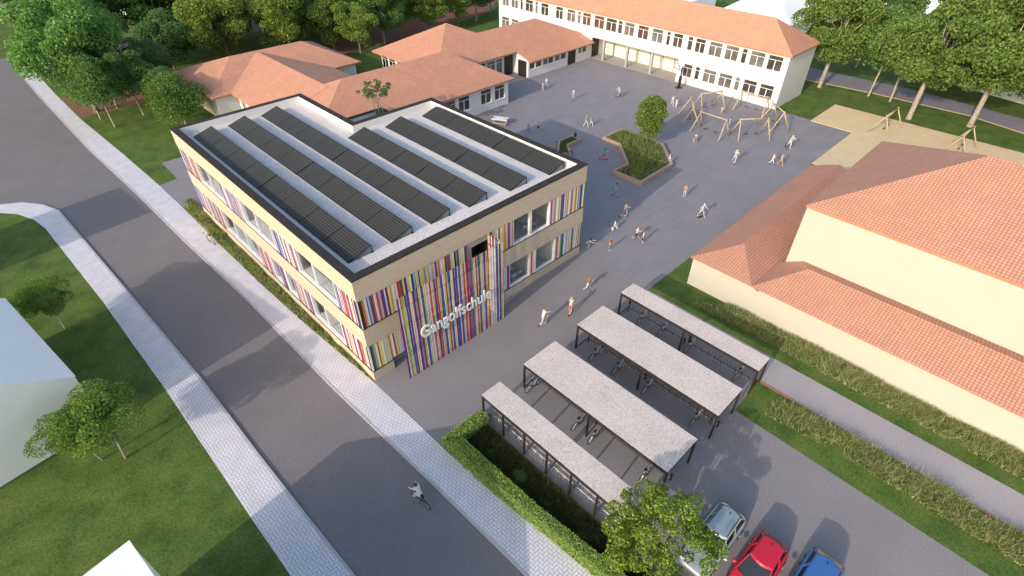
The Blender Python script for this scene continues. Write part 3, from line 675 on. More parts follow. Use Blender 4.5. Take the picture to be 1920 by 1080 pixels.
# -- low wing beside the new school (three crossing hipped roofs)
D = thing('school_wing', 'low white school wing with three crossing orange hipped roofs', 'school building', (12.9, 30, 0))
def _d():
    TY = lambda u, d, z: (u, 30.0+d, z)
    hs = [(30.2, 32.05, 1.05, 2.92), (32.55, 34.42, 1.05, 2.92), (36.35, 38.2, 1.0, 2.9), (38.82, 40.65, 1.0, 2.9)]
    wl = MB(); wall_holes(wl, TY, 13.0, 41.29, 0, 3.3, hs)
    wl.face([(41.29, 30, 0), (41.29, 43, 0), (41.29, 43, 3.3), (41.29, 30, 3.3)]); wl.face([(13.0, 30, 0), (13.0, 38, 0), (13.0, 38, 3.3), (13.0, 30, 3.3)]); wl.face([(24.9, 43, 0), (41.29, 43, 0), (41.29, 43, 3.3), (24.9, 43, 3.3)])
    TM = lambda u, d, z: (12.95+d, u, z)
    ms = [(46.6, 48.2, .9, 2.8), (48.9, 50.4, .9, 2.8)]
    wall_holes(wl, TM, 38, 51.2, 0, 3.25, ms); wl.face([(24.9, 43, 0), (24.9, 51.2, 0), (24.9, 51.2, 3.3), (24.9, 43, 3.3)])
    wl.box(10.3, 30.5, 51.2, 64.7, 0, 3.2, skip='b'); wl.box(10.28, 10.9, 51.17, 51.5, 0, 3.22); wl.face([(26.2, 44, 0), (26.2, 51.2, 0), (26.2, 51.2, 3.3), (26.2, 44, 3.3)])
    wl.build('wall', 'white_plaster', D)
    for h in hs: old_window(TY, *h, D)
    for h in ms: old_window(TM, *h, D)
    r_ = MB(); hip(r_, 12.2, 42.15, 29.62, 44.6, 3.35, 6.0, 'x', 9.15, 4.75, 38.4)
    hip(r_, 9.65, 31.2, 50.65, 65.3, 3.3, 5.55, 'x', 6.15, 4.9, 58.3)
    rface(r_, [(12.19, 38.3, 3.367), (12.19, 57.6, 3.367), (19.5, 57.6, 5.50), (19.5, 38.3, 5.50)]); rface(r_, [(26.8, 38.3, 3.36), (26.8, 57.6, 3.36), (19.5, 57.6, 5.50), (19.5, 38.3, 5.50)])
    r_.face([(12.19, 43.6, 3.17), (12.19, 50.6, 3.17), (12.19, 50.6, 3.367), (12.19, 43.6, 3.367)], 1)
    r_.build('roof', ['school_tiles', 'fascia_tiles'], D)
at_off(_d, (12.9, 30, 0))
# -- pavilion and link building
E_ = thing('school_pavilion', 'white single-storey pavilion with pyramid tile roof and a low link wing to the tall school', 'school building', (35, 35, 0))
def _e():
    TY = lambda u, d, z: (u, 35.3+d, z); TR = lambda u, d, z: (u, 38.6+d, z)
    hs = [(50.95, 52.15, 1.2, 2.25), (52.3, 53.6, 1.2, 2.25), (53.95, 55.05, 1.2, 2.25), (55.15, 56.3, 1.2, 2.25), (56.65, 57.85, 1.2, 2.25), (58.0, 59.3, 1.2, 2.25), (62.3, 63.2, 1.2, 2.25), (63.35, 64.4, 1.2, 2.25)]
    wl = MB(); wall_holes(wl, TY, 50.65, 65.68, 0, 2.58, hs, .1)
    wl.face([(50.65, 35.3, 0), (50.65, 38.6, 0), (50.65, 38.6, 3.4), (50.65, 35.3, 2.58)])
    rs = [(43.2, 44.9, .9, 2.8), (45.2, 46.9, .9, 2.8), (47.1, 48.4, .5, 2.8)]
    wall_holes(wl, TR, 41.3, 50.65, 0, 3.5, rs, .1)
    wl.box(36.2, 50.9, 42, 53.0, 0, 3.35, skip='b'); wl.box(51.4, 65.4, 38.62, 44.6, 0, 3.4, skip='b')
    wl.build('wall', 'white_plaster', E_)
    for h in hs: old_window(TY, *h, E_, 1, False, .1)
    for h in rs: old_window(TR, *h, E_)
    TP = lambda u, d, z: (36.2-.14+d, u, z)
    for a in (43.0, 45.1, 47.2, 49.3, 51.2): old_window(TP, a, a+1.6, .9, 2.9, E_)
    for b_ in ((59.75, 61.6, 35.26, 35.3, .02, 2.35), (48.7, 50.5, 38.54, 38.6, .02, 2.9)):
        c = MB(); c.box(*b_); c.build('door', 'door_dark', E_)
    c = MB(); c.box(50.61, 50.65, 35.7, 37.5, .02, 2.4); c.build('door', 'door_dark', E_)
    r_ = MB()
    k = .2947; z = lambda y: 2.55+k*(y-34.7)
    zp = lambda x, y: (x, y, z(y)); ap = (45.5, 48.2, z(48.2)); ne = (51.5, 53.6, 3.43)
    s1 = [zp(35, 37.75), zp(50.6, 37.75), zp(50.6, 34.7), zp(65.62, 34.7), zp(65.62, 37.9), zp(61.2, 44.2), zp(48.2, 44.2), ap]
    rface(r_, [(35, 53.6, 3.43), zp(35, 37.75), ap]); rface(r_, [(35, 53.6, 3.43), ne, ap]); rface(r_, [ap, ne, zp(48.2, 44.2)])
    rface(r_, s1); rface(r_, [(48.2, 44.9, 3.7), (65.6, 44.9, 3.7), (61.2, 44.2, z(44.2)), (48.2, 44.2, z(44.2))]); rface(r_, [(65.62, 37.9, z(37.9)), (65.62, 44.9, 3.7), (61.2, 44.2, z(44.2))])
    fr = [zp(35, 37.75), zp(50.6, 37.75), (50.6, 34.7, 2.55), (65.62, 34.7, 2.55), (65.62, 38.1, z(38.1)), (65.62, 44.9, 3.7), (51.6, 44.9, 3.7), ne, (35, 53.6, 3.43)]
    for i in range(len(fr)):
        a, b = fr[i], fr[(i+1) % len(fr)]; r_.face([(a[0], a[1], a[2]-.2), (b[0], b[1], b[2]-.2), b, a], 1)
    r_.build('roof', ['school_tiles', 'fascia_tiles'], E_)
at_off(_e, (35, 35, 0))
sheet('covered_paving', [(41.3, 35.5), (50.65, 35.5), (50.65, 38.6), (41.3, 38.6)], .03, 'path_asphalt', 0)
# -- sports hall on the right
G_ = thing('sports_hall', 'large cream hall with a tall block above low roofs of orange checkered tiles', 'hall', (24.3, -8.9, 0))
def _g():
    wl = MB(); wl.box(24.3, 46.6, -13.9, -8.95, 0, 2.62, skip='b'); wl.box(24.3, 28.5, -70, -13.9, 0, 2.62, skip='bn'); wl.box(28.5, 43.8, -70, -14.4, 0, 7.97, skip='b')
    wl.build('wall', 'cream_plaster', G_)
    r_ = MB(); ze = 2.66
    rw_, rs_, rn_ = (24.12, -8.77), (24.12, -13.9), (46.8, -8.77)
    a, b = (27.45, -11.33, 3.62), (46.8, -11.33, 3.62)
    rface(r_, [(24.12, -8.77, ze), (46.8, -8.77, ze), b, a]); rface(r_, [(24.12, -13.9, ze), (24.12, -8.77, ze), a]); rface(r_, [(24.12, -13.9, ze), (24.13, -14.45, ze-.21), (46.8, -14.45, ze-.21), b, a])
    r_.face([(46.8, -8.77, ze), (46.8, -13.9, ze), b], 1)
    ap = (27.4, -16.3, 3.85)
    rface(r_, [(24.12, -13.9, ze), ap, (27.4, -70, 3.85), (24.12, -70, ze)]); rface(r_, [(24.12, -13.9, ze), (28.5, -13.9, ze), (28.52, -15.6, 3.60), ap]); rface(r_, [ap, (28.52, -15.6, 3.60), (28.52, -70, 3.60), (27.4, -70, 3.85)])
    hip(r_, 28.42, 43.85, -75, -14.33, 8.0, 11.85, 'y', 7.6, 7.65, 36.15)
    r_.face([(24.12, -70, ze-.06), (24.12, -8.77, ze-.06), (24.12, -8.77, ze), (24.12, -70, ze)], 1); r_.face([(24.12, -8.77, ze-.06), (46.8, -8.77, ze-.06), (46.8, -8.77, ze), (24.12, -8.77, ze)], 1)
    r_.build('roof', ['hall_tiles', 'fascia_tiles'], G_)
at_off(_g, (24.3, -8.9, 0))
# -- plain white houses
def house(lab, x, y, rz, lx, ly, h, rise, kind='gable', ridge='y', name='white_house'):
    t = thing(name, lab, 'house', (x, y, 0), rz)
    a, b = lx/2, ly/2
    wl = MB(); wl.box(-a, a, -b, b, -.12, h, skip='bt')
    r_ = MB(); o = .06
    if kind == 'gable':
        if ridge == 'y':
            rface(r_, [(-a-o, -b-o, h), (-a-o, b+o, h), (0, b+o, h+rise), (0, -b-o, h+rise)]); rface(r_, [(a+o, -b-o, h), (a+o, b+o, h), (0, b+o, h+rise), (0, -b-o, h+rise)])
            for s_ in (-b, b): wl.face([(-a, s_, h), (a, s_, h), (0, s_, h+rise)])
        else:
            rface(r_, [(-a-o, -b-o, h), (a+o, -b-o, h), (a+o, 0, h+rise), (-a-o, 0, h+rise)]); rface(r_, [(-a-o, b+o, h), (a+o, b+o, h), (a+o, 0, h+rise), (-a-o, 0, h+rise)])
            for s_ in (-a, a): wl.face([(s_, -b, h), (s_, b, h), (s_, 0, h+rise)])
    elif kind == 'flat': r_.box(-a-o, a+o, -b-o, b+o, h, h+rise)
    else: hip(r_, -a-o, a+o, -b-o, b+o, h, h+rise, ridge, min(a, b), min(a, b))
    wl.build('wall', 'model_white', t); r_.build('roof', 'model_white', t); return t
# rotated house at the left edge: corner eave at (-13.85, 8.93, 4.14)
rz = R(8.5); cx, cy = -13.85, 8.93; lx, ly = 10.4, 11.4
ux, uy = math.cos(rz), math.sin(rz)
house('white house with a pale blue roof slope at the left edge of the photo', cx-ux*lx/2-uy*ly/2, cy-uy*lx/2+ux*ly/2, rz, lx, ly, 4.14, 3.4)
rz = R(9); a_, b_ = 6.0, 7.0
house('white house whose pale gable roof corner rises from the bottom edge of the photo', -14.5-(a_*math.cos(rz)-b_*math.sin(rz)), -3.95-(a_*math.sin(rz)+b_*math.cos(rz)), rz, 2*a_, 2*b_, 4.3, 3.5, 'gable', 'x')
house('white gabled house west of the street, outside the left edge, shading the crossing', -26.5, 35.3, R(6), 9, 7.5, 6.0, 3.4)
house('white pyramid-roofed house behind the right end of the long two-storey school', 98.3, 18.6, 0, 24, 13, 5.5, 4.3, 'hip', 'x')
house('long white house behind the large trees on the right, beyond the lane', 135, 2, R(-2), 18, 26, 6.5, 5, 'gable')
house('white house close behind the lane at the right edge of the photo', 100, -20, R(-14), 15, 21, 5.5, 5, 'gable')
house('small white house just above the middle of the two-storey school roof', 93, 38.5, 0, 12, 13, 5.5, 3.5, 'gable', 'x')
house('white house behind the trees at the top right corner', 128, -34, R(-10), 22, 22, 7, 5, 'gable')
house('white house at the far top left corner beyond the street trees', -4, 142, R(3), 16, 16, 5, 4, 'gable')
house('white house deep between the trees at the top', 30, 125, R(3), 24, 12, 5, 4, 'gable', 'x')

# ================================================================ BIKE SHEDS, RACKS, BICYCLES
shed_words = ['first bike shed from the street, narrow, beside the hedge bed', 'second bike shed from the street, wide', 'third bike shed from the street, wide', 'fourth bike shed, narrow, nearest the cream hall']
SH = [(3.12, 4.66, True), (6.72, 9.72, False), (11.98, 14.86, False), (16.95, 18.52, False)]
for i, (x0, x1, dense) in enumerate(SH):
    o = (x0, -7.4, 0); t = thing('bike_shed', shed_words[i], 'bike shed', o, 0, 'bike sheds beside the school forecourt')
    def _s():
        y1, y0 = -7.36, -18.15
        a = MB(); a.box(x0, x1, y0, y1, 2.20, 2.315, 1, skip='b'); a.box(x0+.01, x1-.01, y0+.01, y1-.01, 2.31, 2.325, 0, skip='b'); a.build('roof', ['shed_gravel', 'steel_dark'], t)
        a = MB()
        for q in ((x0+.02, x0+.08, y0+.02, y1-.02), (x1-.08, x1-.02, y0+.02, y1-.02), (x0+.08, x1-.08, y0+.02, y0+.08), (x0+.08, x1-.08, y1-.08, y1-.02)): a.box(*q, 2.06, 2.197)
        a.box(x0+.08, x1-.08, y0+.08, y1-.08, 2.16, 2.197)
        a.box(x0+.05, x1-.05, y1-.055, y1-.005, .01, .045)
        a.build('roof_frame', 'steel_dark', t)
        ys = [y1-.06-k*(y1-y0-.12)/6 for k in range(7)] if dense else [y1-.06, (y0+y1)/2, y0+.06]
        for y in ys:
            a = MB(); a.box(x0+.02, x0+.13, y-.055, y+.055, 0, 2.06); a.build('post', 'steel_dark', t)
        for y in [y1-.06, (y0+y1)/2, y0+.06]:
            a = MB(); a.box(x1-.13, x1-.02, y-.055, y+.055, 0, 2.06); a.build('post', 'steel_dark', t)
    at_off(_s, o)
def rack(x, y0, y1, lab, n, hw=.14, small=True):
    t = thing('bike_rack', lab, 'bike rack', (x, (y0+y1)/2, 0), 0, 'steel bike racks under the sheds')
    h = (y1-y0)/2; a = MB((0, 0, 0)); 
    a.tube([(0, -h, .40), (0, h, .40)], .03 if not small else .02, 6); 
    if small: a.tube([(.28, -h, .40), (.28, h, .40)], .02, 6)
    a.build('rail', 'steel_silver' if small else 'steel_dark', t)
    for s_ in (-h+.05, h-.05):
        p = MB((0, 0, 0)); p.box(-.04, .04, s_-.04, s_+.04, 0, .44 if small else .62); p.build('post', 'steel_silver' if small else 'steel_dark', t)
    for k in range(n):
        y = -h + (k+.5)*2*h/n
        p = MB((0, 0, 0))
        for s_ in (-hw/2, hw/2): p.tube([(-.22, y+s_, .30), (-.30, y+s_, .55), (-.22, y+s_, .76), (-.05, y+s_, .80), (.08, y+s_, .62), (.12, y+s_, .36), (.0, y+s_, .2), (-.14, y+s_, .2), (-.22, y+s_, .30)], .017, 5, cap=False)
        p.build('hoop', 'steel_silver', t)
ordn = ['nearest the forecourt', 'second from the forecourt', 'third from the forecourt', 'fourth from the forecourt', 'fifth from the forecourt', 'farthest from the forecourt']
for k in range(6):
    ya = -7.55-k*1.78; rack(3.62, ya-1.62, ya, 'silver hoop rack under the narrow hedge-side shed, ' + ordn[k], 3)
for nm, x in (('second shed from the street', 7.95), ('third shed from the street', 13.15), ('shed nearest the cream hall', 17.95)):
    for k in range(2):
        ya = -7.6-k*5.4; rack(x, ya-5.05, ya, 'bike rack with silver hoops, %s, %s half' % (nm, ['forecourt', 'car park'][k]), 10, .2, False)

def make_bike(name='bicycle', dark=False, s=1.0):
    t = thing(name, '', 'bicycle'); fm = 'metal_black' if dark else 'steel_silver'
    for x in (-.52*s, .52*s):
        w_ = MB(); w_.ring((x, 0, .33*s), .315*s, .022*s, 'y', 20, 6); ww = w_.build('wheel', 'tyre', t)
        sp = MB()
        for k in range(8):
            a = math.pi*k/8; d = Vector((math.cos(a), 0, math.sin(a)))*.30*s; c = Vector((x, 0, .33*s)); sp.tube([c-d, c+d], .004, 4)
        sp.ring((x, 0, .33*s), .288*s, .010*s, 'y', 20, 5); sp.tube([(x, -.04*s, .33*s), (x, .04*s, .33*s)], .02*s, 6); sp.build('rim', 'steel_silver', ww)
    f = MB(); P = lambda x, z, y=0: (x*s, y*s, z*s)
    for a, b, r_ in ((P(.42, .80), P(-.06, .28), .018), (P(.40, .86), P(-.18, .80), .016), (P(-.06, .28), P(-.20, .88), .018), (P(-.06, .28), P(-.52, .33), .012), (P(-.18, .78), P(-.52, .33), .012), (P(.40, .92), P(.44, .72), .02), (P(.44, .72), P(.52, .33), .016)): f.tube([a, b], r_*s, 6)
    f.build('frame', fm, t)
    h = MB(); h.tube([P(.28, .96, -.30), P(.38, .99, -.22), P(.42, .95, 0), P(.38, .99, .22), P(.28, .96, .30)], .014*s, 6); h.build('handlebar', fm if dark else 'steel_dark', t)
    h = MB(); h.ball(P(-.22, .91), .5*s, 6, 0, (.26, .14, .07)); h.build('saddle', 'tyre', t, smooth=True)
    h = MB(); h.ring(P(-.06, .28), .085*s, .012*s, 'y', 12, 5); h.tube([P(-.06, .28, -.09), P(-.06, .28, .09)], .012*s, 5); h.box(-.10*s, .0, .08*s, .16*s, .13*s, .15*s); h.box(-.12*s, -.02*s, -.16*s, -.08*s, .41*s, .43*s); h.build('crank', 'steel_dark', t)
    return t
bk = make_bike(); bk['group'] = 'silver bicycles parked under the sheds'
bp = [(7.1, -7.9, 0, 'second'), (7.05, -11.95, 1, 'second'), (7.0, -13.25, 2, 'second'), (7.05, -16.9, 3, 'second'), (12.3, -9.0, 0, 'third'), (12.4, -10.9, 1, 'third'), (12.45, -13.25, 2, 'third'), (12.5, -16.85, 3, 'third'),
      (17.75, -9.05, 0, 'fourth'), (17.8, -10.9, 1, 'fourth'), (17.75, -13.15, 2, 'fourth'), (17.9, -16.85, 3, 'fourth')]
o4 = ['nearest the forecourt', 'second from the forecourt', 'third from the forecourt', 'farthest from the forecourt']
for i, (x, y, k, nm) in enumerate(bp):
    b_ = bk if i == 0 else copy_tree(bk)
    b_['label'] = 'silver bicycle under the %s shed from the street, %s' % (nm, o4[k]); b_.location = (x+.12, y, 0); b_.rotation_euler = (R(random.uniform(-3, 3)), 0, R(random.uniform(-3, 3)))
for x, y, nm in ((10.1, -17.35, 'second'), (14.6, -17.6, 'third')):
    b_ = copy_tree(bk); b_['label'] = 'silver bicycle at the car park end of the %s shed from the street' % nm; b_.location = (x-.9, y, 0); b_.rotation_euler = (0, 0, R(180))

# ================================================================ CARS
def car(lab, x, y, paint, L=4.15, W=1.72, H=1.46, z=0, sport=False, rails=False):
    t = thing('car', lab, 'car', (x, y, z), 0, 'cars parked in a row below the bike sheds'); hw = W/2
    # stations from the nose (x=-L) to the tail (x=0): x, half width, shoulder z, centre z, bottom z
    st = [(-L, .55, .50, .52, .32), (-L+.12, .70, .60, .63, .22), (-L+.45, .80, .70, .76, .2), (-L+.9, hw, .80, .88, .2), (-L+1.35, hw, .88, .95, .2), (-L+2.0, hw, .90, .93, .2), (-L+2.8, hw, .92, .94, .2), (-L+3.4, hw, .93, .95, .2), (-.45, hw-.03, .93, .96, .22), (-.14, hw-.10, .90, .93, .26), (0, hw-.22, .80, .82, .34)]
    b = MB((0, 0, 0)); rings = []
    for (sx, w_, zs, zc, zb) in st:
        rings.append([(sx, -w_*.92, zb), (sx, -w_, zb+.16), (sx, -w_, zs-.2), (sx, -w_*.95, zs-.05), (sx, -w_*.86, zs+.01), (sx, -w_*.45, zc), (sx, w_*.45, zc), (sx, w_*.86, zs+.01), (sx, w_*.95, zs-.05), (sx, w_, zs-.2), (sx, w_, zb+.16), (sx, w_*.92, zb)])
    for i in range(len(rings)-1):
        for k in range(12):
            k2 = (k+1) % 12; b.face([rings[i][k], rings[i][k2], rings[i+1][k2], rings[i+1][k]])
    b.face(rings[0][::-1]); b.face(rings[-1])
    bo = b.build('body', paint, t, smooth=True)
    me = bo.data; bm = bmesh.new(); bm.from_mesh(me); bmesh.ops.remove_doubles(bm, verts=bm.verts, dist=1e-4); bmesh.ops.recalc_face_normals(bm, faces=bm.faces); bm.to_mesh(me); bm.free()
    ss = bo.modifiers.new('s', 'SUBSURF'); ss.levels = 2; ss.render_levels = 2
    # cabin: waist outline -> roof outline
    xw0, xw1, xr0, xr1 = -L+1.12, -.10, -L+1.95, -.52
    def outline(xa, xb, wa, wb, z, n=6):
        P = [];
        for i in range(n+1):
            a = i/n; P.append((xa+ (1-math.cos((a*2-1)*math.pi/2))*.16, (a*2-1)*wa, z))
        for i in range(n+1):
            a = i/n; P.append((xb-(1-math.cos((a*2-1)*math.pi/2))*.16, (1-a*2)*wb, z))
        return P
    A = outline(xw0, xw1, hw*.86, hw*.82, .90); Bq = outline(xr0, xr1, hw*.66, hw*.62, H-.09)
    g = MB((0, 0, 0)); n = len(A)
    for i in range(n): g.face([A[i], A[(i+1) % n], Bq[(i+1) % n], Bq[i]])
    g.build('window_band', 'car_glass', t)
    C_ = outline(xr0-.02, xr1+.03, hw*.69, hw*.65, H-.095); D_ = outline(xr0+.06, xr1-.05, hw*.60, hw*.56, H-.02)
    r_ = MB((0, 0, 0)); ctr0, ctr1 = (xr0+.5, 0, H+.005), (xr1-.4, 0, H+.005)
    for i in range(n): r_.face([C_[i], C_[(i+1) % n], D_[(i+1) % n], D_[i]])
    for i in range(6): r_.face([D_[i], D_[i+1], ctr0]); r_.face([D_[7+i], D_[8+i], ctr1])
    r_.face([D_[6], D_[7], ctr1, ctr0]); r_.face([D_[13], D_[0], ctr0, ctr1])
    r_.build('roof', paint, t, smooth=False)
    for s_ in (-1, 1):
        p = MB((0, 0, 0))
        for (xa, xb) in ((xw0+.10, xr0+.10), ((xw0+xw1)/2+.15, (xr0+xr1)/2+.1), (xw1-.14, xr1-.12)):
            p.beam((xa, s_*hw*.865, .90), (xb, s_*hw*.675, H-.085), .055, .03)
        p.build('pillar', paint, t)
        p = MB((0, 0, 0)); p.ball((xw0+.35, s_*(hw+.10), .98), .5, 6, 0, (.20, .26, .17)); p.build('wing_mirror', paint, t, smooth=True)
        p = MB((0, 0, 0)); p.ball((-L+.28, s_*.60, .63), .5, 6, 0, (.34, .28, .13)); p.build('headlight', 'lamp_glass', t, smooth=True)
        p = MB((0, 0, 0)); p.ball((-.10, s_*(hw-.24), .76), .5, 6, 0, (.16, .26, .18)); p.build('tail_light', 'lamp_red', t, smooth=True)
        if rails: p = MB((0, 0, 0)); p.tube([(xr0+.2, s_*hw*.60, H+.02), (xr1-.15, s_*hw*.56, H+.03)], .02, 6); p.build('roof_rail', 'metal_black', t)
    for sx in (-L+.80, -.78):
        for s_ in (-1, 1):
            w_ = MB((0, 0, 0)); w_.tube([(sx, s_*(hw-.20), .31), (sx, s_*(hw+.012), .31)], .31, 20); wo = w_.build('wheel', 'tyre', t)
            w_ = MB((0, 0, 0)); w_.tube([(sx, s_*(hw+.0), .31), (sx, s_*(hw+.02), .31)], .2, 16); w_.build('rim', 'steel_silver', wo)
    p = MB((0, 0, 0)); p.ball((xr1-.35, 0, H+.01), .5, 6, 0, (.16, .045, .08)); p.build('antenna', 'metal_black', t, smooth=True)
    p = MB((0, 0, 0)); p.box(-.015, .02, -.25, .25, .50, .62); p.build('licence_plate', 'frame_white', t)
    return t
mat('car_silver', (.42, .47, .48), .25, .55, .5); mat('car_red', (.50, .012, .035), .25, .0, .6); mat('car_blue', (.045, .14, .38), .25, .1, .6)
mat('car_glass', (.02, .022, .026), .05, 0, .8); mat('lamp_glass', (.6, .6, .6), .1, .2, .8); mat('lamp_red', (.4, .01, .01), .2); mat('spoiler_tan', (.50, .33, .16), .5)
car('silver estate car with roof rails, half hidden by the tree crown', 8.45, -21.5, 'car_silver', 4.3, 1.72, 1.5, rails=True)
car('red hatchback parked between the silver car and the blue car', 8.5, -23.75, 'car_red', 4.1, 1.70, 1.42)
cb = car('blue car with a tan rear window panel at the bottom edge of the photo', 9.55, -26.0, 'car_blue', 4.4, 1.74, 1.4)
p = MB((0, 0, 0)); p.face([(-.62, -.55, 1.33), (-.62, .55, 1.33), (-.20, .62, 1.02), (-.20, -.62, 1.02)]); p.build('rear_window', 'spoiler_tan', cb)

# ================================================================ PLAYGROUND
def swing(a, b, lab, grp, h=2.32, splay=1.25, tw=(0, 0), z=0):
    """timber swing: beam from a to b, an A-frame at each end, two hanging seats"""
    a = Vector((*a, 0)); b = Vector((*b, 0)); mid = (a+b)/2; d = (b-a); Ln = d.length/2; rz = math.atan2(d.y, d.x)
    t = thing('swing', lab, 'swing', (mid.x, mid.y, z), rz, grp)
    p = MB((0, 0, 0)); p.tube([(-Ln-.12, 0, h), (Ln+.12, 0, h)], .075, 8); p.build('beam', 'timber', t, smooth=True)
    for s_ in (-1, 1):
        for q in (-1, 1):
            p = MB((0, 0, 0)); p.tube([(s_*(Ln+.18), q*splay, 0), (s_*(Ln-.10), -q*.09, h+.12)], .07, 8); p.build('leg', 'timber', t, smooth=True)
    for k, x in enumerate((-Ln*.38, Ln*.38)):
        p = MB((0, 0, 0)); sw = .12*tw[k]
        p.box(x-.23, x+.23, sw-.09, sw+.09, .44, .475); so2 = p.build('seat', 'metal_black', t)
        p = MB((0, 0, 0))
        for s_ in (-.2, .2): p.tube([(x+s_, sw, .475), (x+s_*.9, 0, h)], .010, 5)
        p.build('chain', 'steel_dark', so2)
    return t
gs = 'timber swings standing in a ring on the schoolyard'
swing((52.25, 7.0), (52.1, 3.35), 'timber swing of the ring, front left one facing the planter tree', gs)
swing((53.5, 2.35), (56.25, .05), 'timber swing of the ring, front right one nearest the sand pit corner', gs)
swing((59.3, -.45), (61.3, 1.85), 'timber swing of the ring, rightmost one beside the lawn edge', gs)
swing((62.85, 3.3), (62.6, 6.9), 'timber swing of the ring, back right one against the white school wall', gs)
swing((60.7, 8.7), (57.7, 10.15), 'timber swing of the ring, back left one with a crouching child in front', gs)
swing((55.6, 10.35), (52.6, 8.2), 'timber swing of the ring, leftmost one nearest the walking pair in white', gs)
gs2 = 'timber swings on the sand pit'
swing((67.0, -9.6), (70.9, -9.75), 'timber swing on the sand pit, the one farther from the hall roof', gs2, z=.06)
swing((67.0, -17.7), (70.9, -17.85), 'timber swing on the sand pit, partly hidden behind the hall roof', gs2, z=.06)
t = thing('basketball_hoop', 'dark basketball stand with tilted red hoop in front of the white school wall', 'basketball hoop', (63.6, 16.85, 0), R(150))
p = MB((0, 0, 0)); p.box(-.45, .45, -.3, .3, 0, .12); p.build('base', 'steel_dark', t)
p = MB((0, 0, 0)); p.box(-.16, .16, -.14, .14, .12, 1.7); p.beam((0, 0, 1.7), (0, 0, 2.9), .15); p.beam((0, 0, 2.5), (.9, 0, 3.0), .09); p.build('pole', 'steel_dark', t)
p = MB((0, 0, 0)); p.box(.9, .94, -.6, .6, 2.85, 3.5); p.build('backboard', 'frame_white', t)
p = MB((0, 0, 0)); 
for q in ((.88, .96, -.64, .64, 2.80, 2.85), (.88, .96, -.64, .64, 3.5, 3.55), (.88, .96, -.65, -.60, 2.85, 3.5), (.88, .96, .60, .65, 2.85, 3.5)): p.box(*q)
p.build('board_frame', 'steel_dark', t)
p = MB((0, 0, 0)); p.ring((1.2, 0, 3.05), .23, .018, 'z', 18, 6); p.build('hoop', 'slat_red', t)
# air-hockey style game table beside the low wing
t = thing('game_table', 'wooden games table with white top and red end markings beside the low white wing', 'game table', (35.6, 25.55, 0), R(-62))
p = MB((0, 0, 0)); p.box(-1.05, 1.05, -.55, .55, .70, .76); to = p.build('tabletop', 'frame_white', t)
p = MB((0, 0, 0))
for s_ in (-1, 1): p.ring((s_*.62, 0, .768), .17, .02, 'z', 14, 4); p.box(s_*.98-.06, s_*.98+.06, -.3, .3, .762, .775)
p.build('marking', 'slat_red', to)
p = MB((0, 0, 0)); p.ring((0, 0, .768), .14, .012, 'z', 14, 4); p.build('marking', 'slat_sky', to)
for sx in (-.8, .8):
    for sy in (-1, 1): p = MB((0, 0, 0)); p.beam((sx, sy*.62, 0), (sx*.9, -sy*.3, .7), .09); p.build('leg', 'timber', t)
for sy in (-1, 1): p = MB((0, 0, 0)); p.box(-1.0, 1.0, sy*.80-.13, sy*.80+.13, .36, .41); p.build('bench_board', 'timber', t)

# ================================================================ PLANTERS AND PLANTING
def inset(poly, d):
    n = len(poly); ar = sum(poly[i][0]*poly[(i+1) % n][1]-poly[(i+1) % n][0]*poly[i][1] for i in range(n)); s_ = 1 if ar > 0 else -1; out = []
    for i in range(n):
        p0, p1, p2 = Vector(poly[i-1]), Vector(poly[i]), Vector(poly[(i+1) % n])
        d1 = (p1-p0).normalized(); d2 = (p2-p1).normalized(); n1 = Vector((-d1.y, d1.x))*s_; n2 = Vector((-d2.y, d2.x))*s_
        b = (n1+n2); b = b/max(.35, b.length_squared/2) if b.length > 1e-6 else n1
        out.append(tuple(p1+b*d/1.0*1.0 if False else p1+b*d))
    return out
def planter(lab, poly, h=.45, wd=.30):
    c = np.mean(poly, axis=0); o = (float(c[0]), float(c[1]), 0); t = thing('planter', lab, 'planter', o)
    inn = inset(poly, wd); a = MB(o); n = len(poly)
    for i in range(n):
        j = (i+1) % n; p_, q_, r_, s_ = poly[i], poly[j], inn[j], inn[i]
        a.face([(*p_, h), (*q_, h), (*r_, h), (*s_, h)]); a.face([(*p_, 0), (*q_, 0), (*q_, h), (*p_, h)]); a.face([(*s_, .2), (*r_, .2), (*r_, h), (*s_, h)])
    a.build('rim', 'planter_rim', t); a = MB(o); a.face([(*p, .33) for p in inn]); a.build('soil', 'soil', t); return inn
PB = [(41.07, 13.31), (44.97, 13.25), (45.1, 11.2), (44.95, 7.19), (41.14, 3.38), (35.05, 3.32), (34.98, 7.15), (37.45, 7.0), (41.0, 10.78)]
inn = planter('large zigzag planter with clay coloured rim, grasses and one tree in the schoolyard', PB)
PS = [(36.45, 16.3), (38.85, 16.35), (38.75, 14.75), (36.55, 14.75), (34.9, 12.95), (33.7, 14.1)]
inn2 = planter('small angled planter with clay coloured rim beside the new building, two people sitting on it', PS, .45, .25)
def planting(name, lab, poly, n, h, mats, seed, thr=.38, sc=.45, z=0, wd=.03, lean=.45, cat='grasses'):
    P = scatter(poly, n*2); v = vnoise(P+np.array([100, 100]), sc, seed); v2 = vnoise(P+np.array([50, 80]), 2.2, seed+1)
    k = (v > thr) & (rng.random(len(P)) < np.clip(v2*1.5, .15, 1)); P = P[k][:n]; v = v[k][:n]
    hh = h*rng.uniform(.5, 1.25, len(P))*(.6+.7*v); off = (float(P[:, 0].mean()), float(P[:, 1].mean()), 0)
    o = blades(name, P, hh, mats, z, wd, lean, off, kind='stuff'); o['label'] = lab; o['category'] = cat; return o
planting('ornamental_grass', 'yellowish and green grasses filling the large zigzag planter under its tree', inset(PB, .45), 6500, .40, ['bedg_0', 'bedg_1', 'bedg_2', 'meadow_0', 'dark_1'], 5, .22, .8, .33, .03, .5)
